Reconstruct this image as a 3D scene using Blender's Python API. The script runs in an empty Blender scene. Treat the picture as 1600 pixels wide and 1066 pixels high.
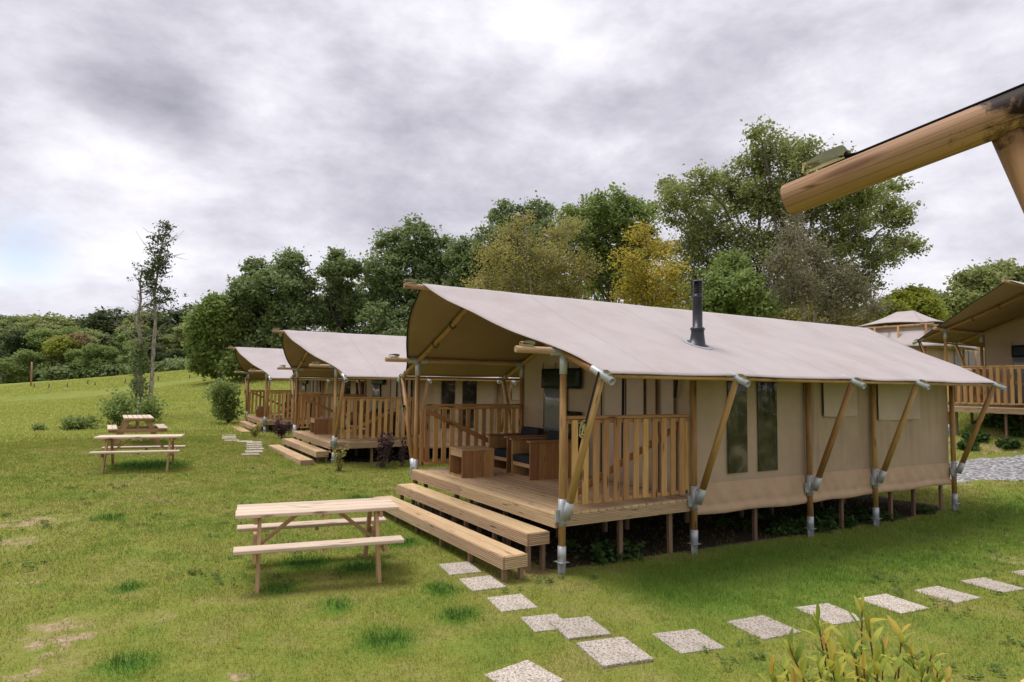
import bpy, math, random
import numpy as np
from mathutils import Vector, Matrix

# ------------------------------------------------------------------ camera
C = bpy.context.scene.collection
SC = bpy.context.scene
CF = 1010.31                                  # focal length in pixels of a 1600 px wide frame
CPOS = np.array([-4.1675, -5.8038, 1.3877])
_p, _r, _y = 0.0674, 0.0140, 1.0279
FW = np.array([math.cos(_p)*math.cos(_y), math.cos(_p)*math.sin(_y), math.sin(_p)])
_rt = np.array([math.sin(_y), -math.cos(_y), 0.0]); _up = np.cross(_rt, FW)
RT = _rt*math.cos(_r)+_up*math.sin(_r); UP = -_rt*math.sin(_r)+_up*math.cos(_r)
cam = bpy.data.cameras.new("camera"); camo = bpy.data.objects.new("camera", cam); C.objects.link(camo)
cam.sensor_width = 36.0; cam.lens = 36.0*CF/1600; cam.clip_start = 0.05; cam.clip_end = 2000
M = Matrix.Identity(4)
for i in range(3):
    M[i][0] = RT[i]; M[i][1] = UP[i]; M[i][2] = -FW[i]; M[i][3] = CPOS[i]
camo.matrix_world = M
SC.camera = camo

def at(x, y, t):
    """world point seen at pixel x,y (1600 px frame) at depth t"""
    return CPOS + (FW + RT*(x-800)/CF - UP*(y-533)/CF)*t

# ------------------------------------------------------------------ world, sun, exposure
SC.view_settings.view_transform = 'Standard'
SC.view_settings.look = 'None'
SC.view_settings.exposure = 0.72
SC.view_settings.gamma = 1.0
sunv = Vector((-RT[0]*0.30+FW[0]*0.05, -RT[1]*0.30+FW[1]*0.05, 0.95)).normalized()
sl = bpy.data.lights.new("sun", 'SUN'); sl.energy = 1.8; sl.angle = math.radians(24); sl.color = (1.0, 0.975, 0.94)
so = bpy.data.objects.new("sun", sl); C.objects.link(so); so.location = (0, 0, 30)
so.rotation_euler = sunv.to_track_quat('Z', 'Y').to_euler()

W = bpy.data.worlds.new("World"); SC.world = W; W.use_nodes = True
nt = W.node_tree; nt.nodes.clear()
def N(t, **k):
    n = nt.nodes.new(t)
    for a, b in k.items(): setattr(n, a, b)
    return n
def L(a, b): nt.links.new(a, b)
out = N('ShaderNodeOutputWorld'); bg = N('ShaderNodeBackground'); L(bg.outputs[0], out.inputs[0])
bg.inputs[1].default_value = 0.1
sky = N('ShaderNodeTexSky'); sky.sky_type = 'NISHITA'; sky.sun_disc = False
sky.sun_elevation = math.asin(sunv.z); sky.sun_rotation = math.atan2(sunv.x, sunv.y)
tc = N('ShaderNodeTexCoord')
sep = N('ShaderNodeSeparateXYZ'); L(tc.outputs['Generated'], sep.inputs[0])
def Mt(op, a, b=None, c=None, clamp=False):
    n = N('ShaderNodeMath', operation=op); n.use_clamp = clamp
    for i, v in enumerate((a, b, c)):
        if v is None: continue
        if isinstance(v, (int, float)): n.inputs[i].default_value = v
        else: L(v, n.inputs[i])
    return n.outputs[0]
zc = Mt('ADD', Mt('MAXIMUM', sep.outputs[2], 0.0), 0.26)
cb = N('ShaderNodeCombineXYZ'); L(Mt('DIVIDE', sep.outputs[0], zc), cb.inputs[0]); L(Mt('DIVIDE', sep.outputs[1], zc), cb.inputs[1])
mp = N('ShaderNodeMapping'); L(cb.outputs[0], mp.inputs[0]); mp.inputs['Rotation'].default_value = (0, 0, 0.55); mp.inputs['Scale'].default_value = (1.0, 1.25, 1)
n1 = N('ShaderNodeTexNoise'); L(mp.outputs[0], n1.inputs['Vector']); n1.inputs['Scale'].default_value = 1.35; n1.inputs['Detail'].default_value = 9; n1.inputs['Roughness'].default_value = 0.52; n1.inputs['Distortion'].default_value = 0.1
n2 = N('ShaderNodeTexNoise'); mp2 = N('ShaderNodeMapping'); L(tc.outputs['Generated'], mp2.inputs[0]); mp2.inputs['Scale'].default_value = (1.0, 1.0, 2.0); mp2.inputs['Location'].default_value = (.4, .1, .3)
L(mp2.outputs[0], n2.inputs['Vector']); n2.inputs['Scale'].default_value = 5.2; n2.inputs['Detail'].default_value = 11; n2.inputs['Roughness'].default_value = 0.61; n2.inputs['Distortion'].default_value = 0.08
v = Mt('MULTIPLY_ADD', n1.outputs[0], 1.15, 0.08)
v = Mt('MULTIPLY_ADD', Mt('SUBTRACT', n2.outputs[0], 0.5), 1.5, v)
def bump(px, py, w, amt):
    """brighter or darker bank of cloud around a direction; w = angular half width in degrees"""
    global v
    d = at(px, py, 1.0) - CPOS; d = d/np.linalg.norm(d)
    vm = N('ShaderNodeVectorMath', operation='DOT_PRODUCT'); L(tc.outputs['Generated'], vm.inputs[0]); vm.inputs[1].default_value = tuple(d)
    k = 1.0/(1-math.cos(math.radians(w)))
    g = Mt('EXPONENT', Mt('MULTIPLY', Mt('SUBTRACT', 1.0, vm.outputs['Value']), -k))
    v = Mt('MULTIPLY_ADD', g, amt, v)
    return g
for b_ in SKYB if 'SKYB' in globals() else [
        (205, 135, 4.5, -0.36), (265, 165, 4, -0.36), (320, 200, 3, -0.2), (60, 60, 7, -0.12), (100, 330, 12, 0.22), (60, 440, 8, 0.10), (330, 290, 6, 0.10), (420, 130, 5, .12),
        (860, 105, 3.2, 0.08), (900, 60, 9, 0.05), (560, 285, 6, -0.20), (740, 220, 6, -0.22), (920, 240, 6, -0.14), (660, 100, 6, 0.12), (350, 300, 3.5, -.12),
        (1500, 380, 12, 0.12), (1100, 140, 6, -0.12), (420, 30, 6, -0.16), (1300, 80, 8, 0.08), (1560, 60, 6, .12), (560, 20, 5, .1), (200, 30, 5, .1)]:
    bump(*b_)
cr = N('ShaderNodeValToRGB'); L(v, cr.inputs[0])
e = cr.color_ramp.elements
e[0].position = 0.0; e[0].color = (0.225, 0.222, 0.265, 1)
e[1].position = 1.0; e[1].color = (0.62, 0.61, 0.65, 1)
for p_, c_ in ((0.30, (0.325, 0.318, 0.366, 1)), (0.55, (0.42, 0.41, 0.462, 1)), (0.78, (0.52, 0.51, 0.56, 1))):
    x_ = e.new(p_); x_.color = c_
clsc = N('ShaderNodeVectorMath', operation='SCALE'); L(cr.outputs[0], clsc.inputs[0]); clsc.inputs[3].default_value = 10.0
# a small hole of blue low on the left
hole = Mt('MULTIPLY', bump(38, 388, 2.6, 0.0), Mt('MULTIPLY_ADD', n2.outputs[0], 3.2, -0.9), clamp=True)
mx = N('ShaderNodeMixRGB'); L(Mt('MULTIPLY', hole, 0.75, clamp=True), mx.inputs[0]); L(clsc.outputs[0], mx.inputs[1]); L(sky.outputs[0], mx.inputs[2])
L(mx.outputs[0], bg.inputs[0])

rng = np.random.default_rng(7)
random.seed(5)

# ------------------------------------------------------------------ helpers: noise and terrain
def vnoise(x, y, s, seed=0):
    x = np.asarray(x, float)*s + seed*17.31; y = np.asarray(y, float)*s + seed*9.17
    xi = np.floor(x); yi = np.floor(y); fx = x-xi; fy = y-yi
    def h(a, b):
        q = np.sin(a*127.1+b*311.7+seed*74.7)*43758.5453
        return q-np.floor(q)
    fx = fx*fx*(3-2*fx); fy = fy*fy*(3-2*fy)
    return (h(xi, yi)*(1-fx)+h(xi+1, yi)*fx)*(1-fy)+(h(xi, yi+1)*(1-fx)+h(xi+1, yi+1)*fx)*fy

_cp = [(-4.2, -5.8, -.66), (-2, -2, -.66), (0, 0, -.65), (2, 0, -.67), (4.3, 0, -.72), (6, 0, -.74), (8.4, 0, -.71), (0, 4, -.60), (4, 4, -.65), (8, 4, -.66),
       (2, -3, -.68), (5, -3, -.70), (-2.3, 1.1, -.60), (-3.7, 9.8, -.47), (-6, 5, -.55), (-9, 3, -.6), (.1, 9.2, -.50), (8, 9.2, -.45), (.3, 18.7, -.46),
       (8, 18.7, -.35), (-10, -8, -.7), (5, -9, -.7), (12, -4, -.55), (2, -12, -.7), (11.5, 6, -.4), (9, 14, -.3)]
_px = [(30, 672, 24), (200, 672, 24), (400, 668, 25), (0, 640, 37), (0, 620, 62), (0, 605, 110), (150, 640, 36), (150, 620, 60), (150, 594.5, 110),
       (300, 640, 33), (300, 610, 50), (300, 578, 85), (380, 628, 35), (380, 590, 60), (213, 690, 18.5),
       (1540, 750, 13.4), (1560, 709, 15.6), (1560, 664, 17.0), (1560, 640, 22), (1420, 640, 26)]
for a_, b_, t_ in _px: _cp.append(tuple(at(a_, b_, t_)))
for a_, t_, z_ in ((600, 60, 2.2), (1000, 45, 1.6), (1000, 90, 4), (1400, 50, 2.0), (1700, 40, 1.8), (1700, 17, .9), (1750, 13.4, -.3), (2100, 20, 1.0)):
    q_ = at(a_, 600, t_); _cp.append((q_[0], q_[1], z_))
for k in range(12):
    a_ = k*math.pi/6; _cp.append((CPOS[0]+380*math.cos(a_), CPOS[1]+380*math.sin(a_), 3.0 if 0 < k < 6 else 0.5))
_cp = np.array(_cp); _n = len(_cp)
def _phi(d): return d**1.6
_D = np.sqrt(((_cp[:, None, :2]-_cp[None, :, :2])**2).sum(-1))
_A = np.zeros((_n+1, _n+1)); _A[:_n, :_n] = -_phi(_D)+np.eye(_n)*0.02; _A[:_n, _n] = 1; _A[_n, :_n] = 1
_w = np.linalg.solve(_A, np.concatenate([_cp[:, 2], [0]]))
def ground(x, y):
    x = np.atleast_1d(np.asarray(x, float)); y = np.atleast_1d(np.asarray(y, float)); r = np.empty(len(x))
    for i in range(0, len(x), 40000):
        d = np.sqrt((x[i:i+40000, None]-_cp[None, :, 0])**2+(y[i:i+40000, None]-_cp[None, :, 1])**2)
        r[i:i+40000] = -_phi(d)@_w[:_n]+_w[_n]
    return r + (vnoise(x, y, .9, 3)-.5)*.03
def G(x, y): return float(ground(x, y)[0])
def depth_px(x, y):
    dx = x-CPOS[0]; dy = y-CPOS[1]
    t = dx*FW[0]+dy*FW[1]; s = dx*RT[0]+dy*RT[1]
    return t, 800+CF*s/np.maximum(t, .01)
def atg(px, t):
    """a ground point at pixel column px and depth t"""
    q = at(px, 600, t); return q[0], q[1], G(q[0], q[1])
def hitg(px, py, t0=2, t1=200):
    """where the ray through a pixel meets the ground"""
    ts = np.exp(np.linspace(math.log(t0), math.log(t1), 400)); P = np.array([at(px, py, t) for t in ts])
    g = ground(P[:, 0], P[:, 1]); k = np.argmax(P[:, 2] < g); 
    return P[k][0], P[k][1], g[k]

# ------------------------------------------------------------------ materials
MAT = {}
class NB:
    def __init__(s, name):
        s.m = bpy.data.materials.new(name); s.m.use_nodes = True; s.t = s.m.node_tree; s.t.nodes.clear()
        s.o = s.n('ShaderNodeOutputMaterial'); MAT[name] = s.m
    def n(s, t, **k):
        n = s.t.nodes.new(t)
        for a, b in k.items(): setattr(n, a, b)
        return n
    def l(s, a, b): s.t.links.new(a, b)
    def math(s, op, a, b=None, c=None, clamp=False):
        n = s.n('ShaderNodeMath', operation=op); n.use_clamp = clamp
        for i, v in enumerate((a, b, c)):
            if v is None: continue
            if isinstance(v, (int, float)): n.inputs[i].default_value = v
            else: s.l(v, n.inputs[i])
        return n.outputs[0]
    def attr(s, name): return s.n('ShaderNodeAttribute', attribute_name=name)
    def noise(s, vec, scale, detail=4, rough=.5, dist=0):
        n = s.n('ShaderNodeTexNoise'); 
        if vec is not None: s.l(vec, n.inputs['Vector'])
        n.inputs['Scale'].default_value = scale; n.inputs['Detail'].default_value = detail; n.inputs['Roughness'].default_value = rough; n.inputs['Distortion'].default_value = dist
        return n.outputs[0]
    def ramp(s, fac, stops):
        n = s.n('ShaderNodeValToRGB'); s.l(fac, n.inputs[0]); e = n.color_ramp.elements
        e[0].position = stops[0][0]; e[0].color = tuple(stops[0][1])+(1,); e[1].position = stops[-1][0]; e[1].color = tuple(stops[-1][1])+(1,)
        for p, c in stops[1:-1]:
            x = e.new(p); x.color = tuple(c)+(1,)
        return n.outputs[0]
    def mapping(s, vec, scale, loc=(0, 0, 0)):
        n = s.n('ShaderNodeMapping'); s.l(vec, n.inputs[0]); n.inputs['Scale'].default_value = scale; n.inputs['Location'].default_value = loc; return n.outputs[0]
    def mix(s, f, a, b, mode='MIX'):
        n = s.n('ShaderNodeMixRGB', blend_type=mode)
        for i, v in enumerate((f, a, b)):
            if isinstance(v, (int, float)): n.inputs[i].default_value = v
            elif isinstance(v, tuple): n.inputs[i].default_value = v+(1,)
            else: s.l(v, n.inputs[i])
        return n.outputs[0]
    def bsdf(s, col, rough=.7, metal=0, bump=None, bstr=.3, bdist=.01, spec=.5, link=True):
        b = s.n('ShaderNodeBsdfPrincipled'); b.inputs['Metallic'].default_value = metal; b.inputs['Specular IOR Level'].default_value = spec
        if isinstance(rough, (int, float)): b.inputs['Roughness'].default_value = rough
        else: s.l(rough, b.inputs['Roughness'])
        if isinstance(col, tuple): b.inputs['Base Color'].default_value = col+(1,)
        else: s.l(col, b.inputs['Base Color'])
        if bump is not None:
            bn = s.n('ShaderNodeBump'); bn.inputs['Strength'].default_value = bstr; bn.inputs['Distance'].default_value = bdist; s.l(bump, bn.inputs['Height']); s.l(bn.outputs[0], b.inputs['Normal'])
        if link: s.l(b.outputs[0], s.o.inputs[0])
        return b

def wood(name, c1, c2, knot=(.12, .05, .02), rough=.65, var=.25, knots=.5, weather=0.0, streak=16, spec=.3):
    b = NB(name); g = b.attr('grain').outputs['Vector']; r = b.attr('rnd').outputs['Fac']
    n1 = b.noise(b.mapping(g, (1.2, streak, streak)), 2.0, 6, .6, .6)
    n2 = b.noise(b.mapping(g, (3, 90, 90)), 1.5, 3, .6)
    nb = b.noise(b.mapping(g, (1.1, 3, 3)), 1.0, 3, .5)
    f = b.math('MULTIPLY_ADD', n1, .7, b.math('MULTIPLY', n2, .3))
    f = b.math('MULTIPLY_ADD', b.math('SUBTRACT', nb, .5), .5, f)
    col = b.ramp(f, [(.3, c2), (.68, c1)])
    v = b.n('ShaderNodeTexVoronoi'); b.l(b.mapping(g, (2.2, 11, 11)), v.inputs['Vector']); v.inputs['Scale'].default_value = 1.0; v.inputs['Randomness'].default_value = 1
    kn = b.math('MULTIPLY', b.ramp(v.outputs['Distance'], [(.09, (1, 1, 1)), (.21, (0, 0, 0))]), knots, clamp=True)
    col = b.mix(kn, col, knot)
    if weather:
        wn = b.noise(b.mapping(g, (.8, 3, 3)), 2.2, 6, .7)
        col = b.mix(b.math('MULTIPLY', b.ramp(wn, [(.5, (0, 0, 0)), (.68, (1, 1, 1))]), weather), col, (.20, .16, .12))
    hv = b.n('ShaderNodeHueSaturation'); b.l(b.math('MULTIPLY_ADD', r, var*2, 1-var), hv.inputs['Value']); b.l(b.math('MULTIPLY_ADD', r, .02, .49), hv.inputs['Hue']); b.l(col, hv.inputs['Color'])
    b.bsdf(hv.outputs[0], rough, bump=f, bstr=.35, bdist=.004, spec=spec)
    return b.m

wood('deck_wood', (.66, .47, .28), (.50, .325, .17), weather=.25, knots=.6, var=.14)
wood('fascia_wood', (.62, .455, .28), (.44, .295, .165), weather=.15, knots=.8, var=.12)
wood('pale_wood', (.70, .565, .44), (.56, .42, .30), weather=.22, knots=.7, var=.12)
wood('leg_wood', (.52, .335, .18), (.34, .20, .10), weather=.18, knots=.7, var=.15)
wood('rail_wood', (.60, .355, .145), (.38, .195, .065), knots=.9, var=.26)
wood('pole_wood', (.46, .27, .10), (.25, .125, .038), knots=.8, var=.10, streak=8, weather=.08, rough=.5)
wood('tip_wood', (.52, .35, .21), (.33, .19, .10), knots=.8, var=.1, streak=8, weather=.3)
wood('stake_wood', (.27, .165, .10), (.13, .08, .05), knots=.3, var=.3)
wood('chair_wood', (.45, .245, .10), (.26, .125, .045), knots=.8, var=.2)
wood('grey_wood', (.20, .17, .13), (.11, .09, .07), knots=.3, var=.2)
wood('frame_dark', (.20, .10, .045), (.10, .05, .02), knots=.4, var=.2)

def fabric(name, col, col2=None, weave=900, rough=.85, trans=None, seams=False, wrinkle=.0, stain=.10):
    b = NB(name); tc = b.n('ShaderNodeTexCoord').outputs['Object']; g = b.attr('grain').outputs['Vector']
    n = b.noise(tc, 1.3, 6, .6); n2 = b.noise(tc, 220, 2, .5)
    c2 = col2 or tuple(c*.86 for c in col)
    c = b.ramp(b.math('MULTIPLY_ADD', n2, .25, b.math('MULTIPLY', n, .75)), [(.35, c2), (.65, col)])
    st_ = b.noise(b.mapping(tc, (1.0, .45, 1.0)), 1.1, 7, .68); c = b.mix(1.0, c, b.ramp(st_, [(.30, (.86, .85, .82)), (.55, (1, 1, 1))]), 'MULTIPLY')
    h = b.math('MULTIPLY', n2, .3)
    if wrinkle:
        h = b.math('MULTIPLY_ADD', b.noise(b.mapping(tc, (2.2, 2.2, .5)), 1.6, 5, .55, .8), wrinkle, h)
    if seams:
        sx = b.n('ShaderNodeSeparateXYZ'); b.l(g, sx.inputs[0])
        d = b.math('ABSOLUTE', b.math('SUBTRACT', b.math('FRACT', b.math('DIVIDE', sx.outputs[0], 1.62)), .5))
        s = b.ramp(d, [(.0, (1, 1, 1)), (.011, (0, 0, 0))])
        c = b.mix(b.math('MULTIPLY', s, .34), c, tuple(x*.5 for x in col)); h = b.math('MULTIPLY_ADD', s, -.35, h)
    p = b.bsdf(c, rough, bump=h, bstr=.5 if wrinkle else .25, bdist=.02 if wrinkle else .004, spec=.15)
    if trans:
        t = b.n('ShaderNodeBsdfTranslucent'); t.inputs[0].default_value = trans+(1,)
        ms = b.n('ShaderNodeMixShader'); ms.inputs[0].default_value = .12; b.l(p.outputs[0], ms.inputs[1]); b.l(t.outputs[0], ms.inputs[2]); b.l(ms.outputs[0], b.o.inputs[0])
fabric('roof_canvas', (.49, .432, .425), (.445, .388, .38), seams=True, wrinkle=.25)
fabric('roof_lining', (.38, .27, .175), trans=(.55, .36, .2))
fabric('wall_canvas', (.49, .37, .255), wrinkle=1.0)
fabric('light_canvas', (.57, .46, .36), wrinkle=.6)
fabric('skirt_canvas', (.58, .40, .265), wrinkle=.8)
fabric('dark_fabric', (.035, .038, .045), (.025, .027, .032), wrinkle=.2)
fabric('black_strap', (.02, .02, .022))
fabric('dark_pvc', (.012, .020, .016), rough=.25)

def metal(name, col, rough=.35, met=.85):
    b = NB(name); tc = b.n('ShaderNodeTexCoord').outputs['Object']
    n = b.noise(tc, 14, 5, .6)
    c = b.ramp(n, [(.3, tuple(x*.72 for x in col)), (.7, col)])
    b.bsdf(c, b.math('MULTIPLY_ADD', n, .25, rough-.1), met, bump=n, bstr=.08)
metal('galvanized', (.52, .54, .56), .45, .35)
metal('black_metal', (.045, .047, .055), .35, .5)
metal('olive_metal', (.24, .24, .13), .4, .4)
metal('zinc_yellow', (.50, .44, .20), .4, .5)
b = NB('window_film'); tc_ = b.n('ShaderNodeTexCoord').outputs['Object']
wn_ = b.ramp(b.noise(b.mapping(tc_, (2.2, 2.2, 2.6)), 1.3, 4, .5, .3), [(.42, (.014, .013, .012)), (.55, (.055, .045, .036)), (.66, (.15, .12, .095))]); b.bsdf(wn_, .09, bump=b.noise(tc_, 5, 3, .5, .6), bstr=.25, bdist=.03, spec=.4)
b = NB('grey_film'); tc_ = b.n('ShaderNodeTexCoord').outputs['Object']
b.bsdf((.17, .17, .165), .18, bump=b.noise(tc_, 6, 3, .5, .6), bstr=.3, bdist=.02, spec=.7)
b = NB('crumpled_film'); tc_ = b.n('ShaderNodeTexCoord').outputs['Object']
b.bsdf((.30, .28, .27), .2, bump=b.noise(b.mapping(tc_, (6, 6, 16)), 2, 5, .6, 1), bstr=1, bdist=.05, spec=.9)
b = NB('dark_opening'); b.bsdf((.015, .013, .012), .9)

def slabmat():
    b = NB('washed_concrete'); tc = b.n('ShaderNodeTexCoord').outputs['Object']
    oi = b.n('ShaderNodeObjectInfo')
    v = b.n('ShaderNodeTexVoronoi'); b.l(tc, v.inputs['Vector']); v.inputs['Scale'].default_value = 85
    sx = b.n('ShaderNodeSeparateXYZ'); b.l(v.outputs['Color'], sx.inputs[0])
    c = b.ramp(sx.outputs[0], [(0, (.24, .20, .17)), (.10, (.42, .34, .26)), (.3, (.55, .48, .40)), (.7, (.62, .56, .50)), (1, (.72, .68, .63))])
    gr = b.ramp(v.outputs['Distance'], [(.35, (1, 1, 1)), (.75, (0.62, .57, .52))])
    c = b.mix(1.0, c, gr, 'MULTIPLY')
    n = b.noise(tc, 3, 5, .6)
    c = b.mix(b.math('MULTIPLY', b.ramp(n, [(.5, (0, 0, 0)), (.75, (1, 1, 1))]), .45), c, (.30, .27, .20))
    hv = b.n('ShaderNodeHueSaturation'); b.l(c, hv.inputs['Color']); b.l(b.math('MULTIPLY_ADD', oi.outputs['Random'], .32, .78), hv.inputs['Value'])
    b.bsdf(hv.outputs[0], .85, bump=b.math('SUBTRACT', 1, v.outputs['Distance']), bstr=.8, bdist=.006, spec=.2)
slabmat()

def gravel():
    b = NB('gravel'); tc = b.n('ShaderNodeTexCoord').outputs['Object']
    v = b.n('ShaderNodeTexVoronoi'); b.l(tc, v.inputs['Vector']); v.inputs['Scale'].default_value = 16
    sx = b.n('ShaderNodeSeparateXYZ'); b.l(v.outputs['Color'], sx.inputs[0])
    c = b.ramp(sx.outputs[0], [(0, (.16, .155, .16)), (.5, (.36, .35, .36)), (1, (.62, .61, .63))])
    c = b.mix(1.0, c, b.ramp(v.outputs['Distance'], [(.3, (1, 1, 1)), (.9, (.25, .24, .24))]), 'MULTIPLY')
    c = b.mix(b.math('MULTIPLY', b.noise(tc, .8, 5, .6), .35), c, (.36, .33, .31))
    b.bsdf(c, .9, bump=b.math('SUBTRACT', 1, v.outputs['Distance']), bstr=1, bdist=.03)
gravel()

GCOL = dict(a=(.268, .290, .056), b=(.200, .265, .045), c=(.320, .305, .088), d=(.120, .230, .028))
def grassmats():
    for name in ('lawn', 'blades', 'field', 'field_tufts'):
        b = NB(name); geo = b.n('ShaderNodeNewGeometry').outputs['Position']
        far = name.startswith('field')
        n1 = b.noise(geo, .45, 5, .6, .3); n2 = b.noise(geo, 2.6, 4, .6); n3 = b.noise(geo, 38, 3, .6)
        f = b.math('MULTIPLY_ADD', n2, .5, b.math('MULTIPLY', n1, .5))
        if far: c = b.ramp(f, [(.28, (.30, .36, .070)), (.5, (.43, .46, .11)), (.74, (.52, .50, .17))])
        else: n4 = b.noise(geo, 1.1, 6, .7, .5); f = b.math('MULTIPLY_ADD', b.math('SUBTRACT', n4, .5), .85, f); c = b.ramp(f, [(.34, GCOL['b']), (.5, GCOL['a']), (.64, GCOL['c']), (.78, (.36, .28, .13))])
        lush = b.attr('lush').outputs['Fac']; dirt = b.attr('dirt').outputs['Fac']
        c = b.mix(b.math('MULTIPLY', lush, 1.25, clamp=True), c, GCOL['d'])
        c = b.mix(b.math('MULTIPLY_ADD', lush, 3.2, -2.4, clamp=True), c, (.050, .110, .020))
        if name in ('lawn', 'field'):
            c = b.mix(1.0, c, b.ramp(n3, [(.2, (.55, .55, .55)), (.8, (1.0, 1.0, 1.0))]), 'MULTIPLY')
            d2 = b.math('ADD', b.math('MULTIPLY_ADD', b.noise(geo, 5, 6, .7), 3.0, -2.12), dirt)
            d2 = b.math('ADD', d2, b.attr('under_shade').outputs['Fac'], clamp=True)
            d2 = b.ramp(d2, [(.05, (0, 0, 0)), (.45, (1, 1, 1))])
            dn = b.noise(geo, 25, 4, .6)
            soil = b.mix(b.attr('under_shade').outputs['Fac'], b.ramp(dn, [(.3, (.24, .16, .09)), (.7, (.50, .38, .25))]), b.ramp(dn, [(.3, (.020, .015, .010)), (.7, (.07, .052, .036))]))  # second ramp: near-black soil, the shade under the tents put into the colour
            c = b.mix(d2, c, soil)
            if far: c = b.mix(1.0, c, (.70, .73, .66), 'MULTIPLY')
            b.bsdf(c, .95, bump=b.math('MULTIPLY_ADD', n3, .5, b.noise(geo, 5, 4, .6)), bstr=.8, bdist=.05 if not far else .12, spec=.1)
        else:
            r = b.attr('rnd').outputs['Fac']
            hv = b.n('ShaderNodeHueSaturation'); b.l(c, hv.inputs['Color']); b.l(b.math('MULTIPLY_ADD', r, .5, .88), hv.inputs['Value']); b.l(b.math('MULTIPLY_ADD', r, .035, .48), hv.inputs['Hue'])
            p = b.bsdf(hv.outputs[0], .75, spec=.25)
            t = b.n('ShaderNodeBsdfTranslucent'); b.l(hv.outputs[0], t.inputs[0])
            ms = b.n('ShaderNodeMixShader'); ms.inputs[0].default_value = .3; b.l(p.outputs[0], ms.inputs[1]); b.l(t.outputs[0], ms.inputs[2]); b.l(ms.outputs[0], b.o.inputs[0])
grassmats()

def leafmat(name, cols, trans=.42):
    b = NB(name); r = b.attr('rnd').outputs['Fac']
    c = b.ramp(r, [(i/(len(cols)-1), c_) for i, c_ in enumerate(cols)])
    p = b.bsdf(c, .6, spec=.25)
    t = b.n('ShaderNodeBsdfTranslucent'); b.l(c, t.inputs[0])
    ms = b.n('ShaderNodeMixShader'); ms.inputs[0].default_value = trans; b.l(p.outputs[0], ms.inputs[1]); b.l(t.outputs[0], ms.inputs[2]); b.l(ms.outputs[0], b.o.inputs[0])
leafmat('leaf_dark', [(0.121, 0.171, 0.068), (0.211, 0.272, 0.104), (0.314, 0.363, 0.152)])
leafmat('leaf_oak', [(0.166, 0.204, 0.069), (0.291, 0.330, 0.113), (0.458, 0.468, 0.176)])
leafmat('leaf_mid', [(0.134, 0.201, 0.057), (0.252, 0.326, 0.092), (0.360, 0.420, 0.143)])
leafmat('leaf_olive', [(0.207, 0.220, 0.076), (0.372, 0.343, 0.110), (0.550, 0.427, 0.117)])
leafmat('leaf_gold', [(0.228, 0.240, 0.042), (0.456, 0.384, 0.060), (0.720, 0.504, 0.060)])
leafmat('leaf_lime', [(0.138, 0.179, 0.030), (0.289, 0.330, 0.048), (0.454, 0.454, 0.068)])
leafmat('leaf_rust', [(0.182, 0.143, 0.078), (0.312, 0.227, 0.111), (0.364, 0.273, 0.117)])
leafmat('leaf_grey', [(.15, .15, .075), (.23, .22, .115), (.29, .265, .14)])
leafmat('leaf_deep', [(0.055, 0.083, 0.033), (0.094, 0.127, 0.046), (0.132, 0.165, 0.061)])
leafmat('leaf_purple', [(0.047, 0.024, 0.037), (0.100, 0.047, 0.060), (0.158, 0.092, 0.106)])
leafmat('leaf_laurel', [(0.080, 0.160, 0.030), (0.260, 0.340, 0.050), (0.460, 0.480, 0.080), (0.560, 0.420, 0.070), (0.420, 0.200, 0.070)])
leafmat('leaf_fallen', [(0.300, 0.100, 0.030), (0.450, 0.200, 0.060)], .1)
leafmat('clover_leaf', [(0.075, 0.140, 0.030), (0.140, 0.220, 0.050)])
leafmat('weed_leaf', [(0.035, 0.075, 0.018), (0.090, 0.160, 0.035)])
b = NB('bark'); tc_ = b.n('ShaderNodeTexCoord').outputs['Object']; nn = b.noise(b.mapping(tc_, (6, 6, 1.5)), 1.5, 6, .65)
b.bsdf(b.ramp(nn, [(.3, (.05, .04, .03)), (.7, (.17, .14, .11))]), .9, bump=nn, bstr=.6, bdist=.03)
b = NB('pale_bark'); tc_ = b.n('ShaderNodeTexCoord').outputs['Object']; nn = b.noise(b.mapping(tc_, (9, 9, 2.5)), 1.5, 6, .65)
b.bsdf(b.ramp(nn, [(.38, (.14, .11, .085)), (.6, (.44, .39, .33))]), .9, bump=nn, bstr=.4, bdist=.02)

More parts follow.
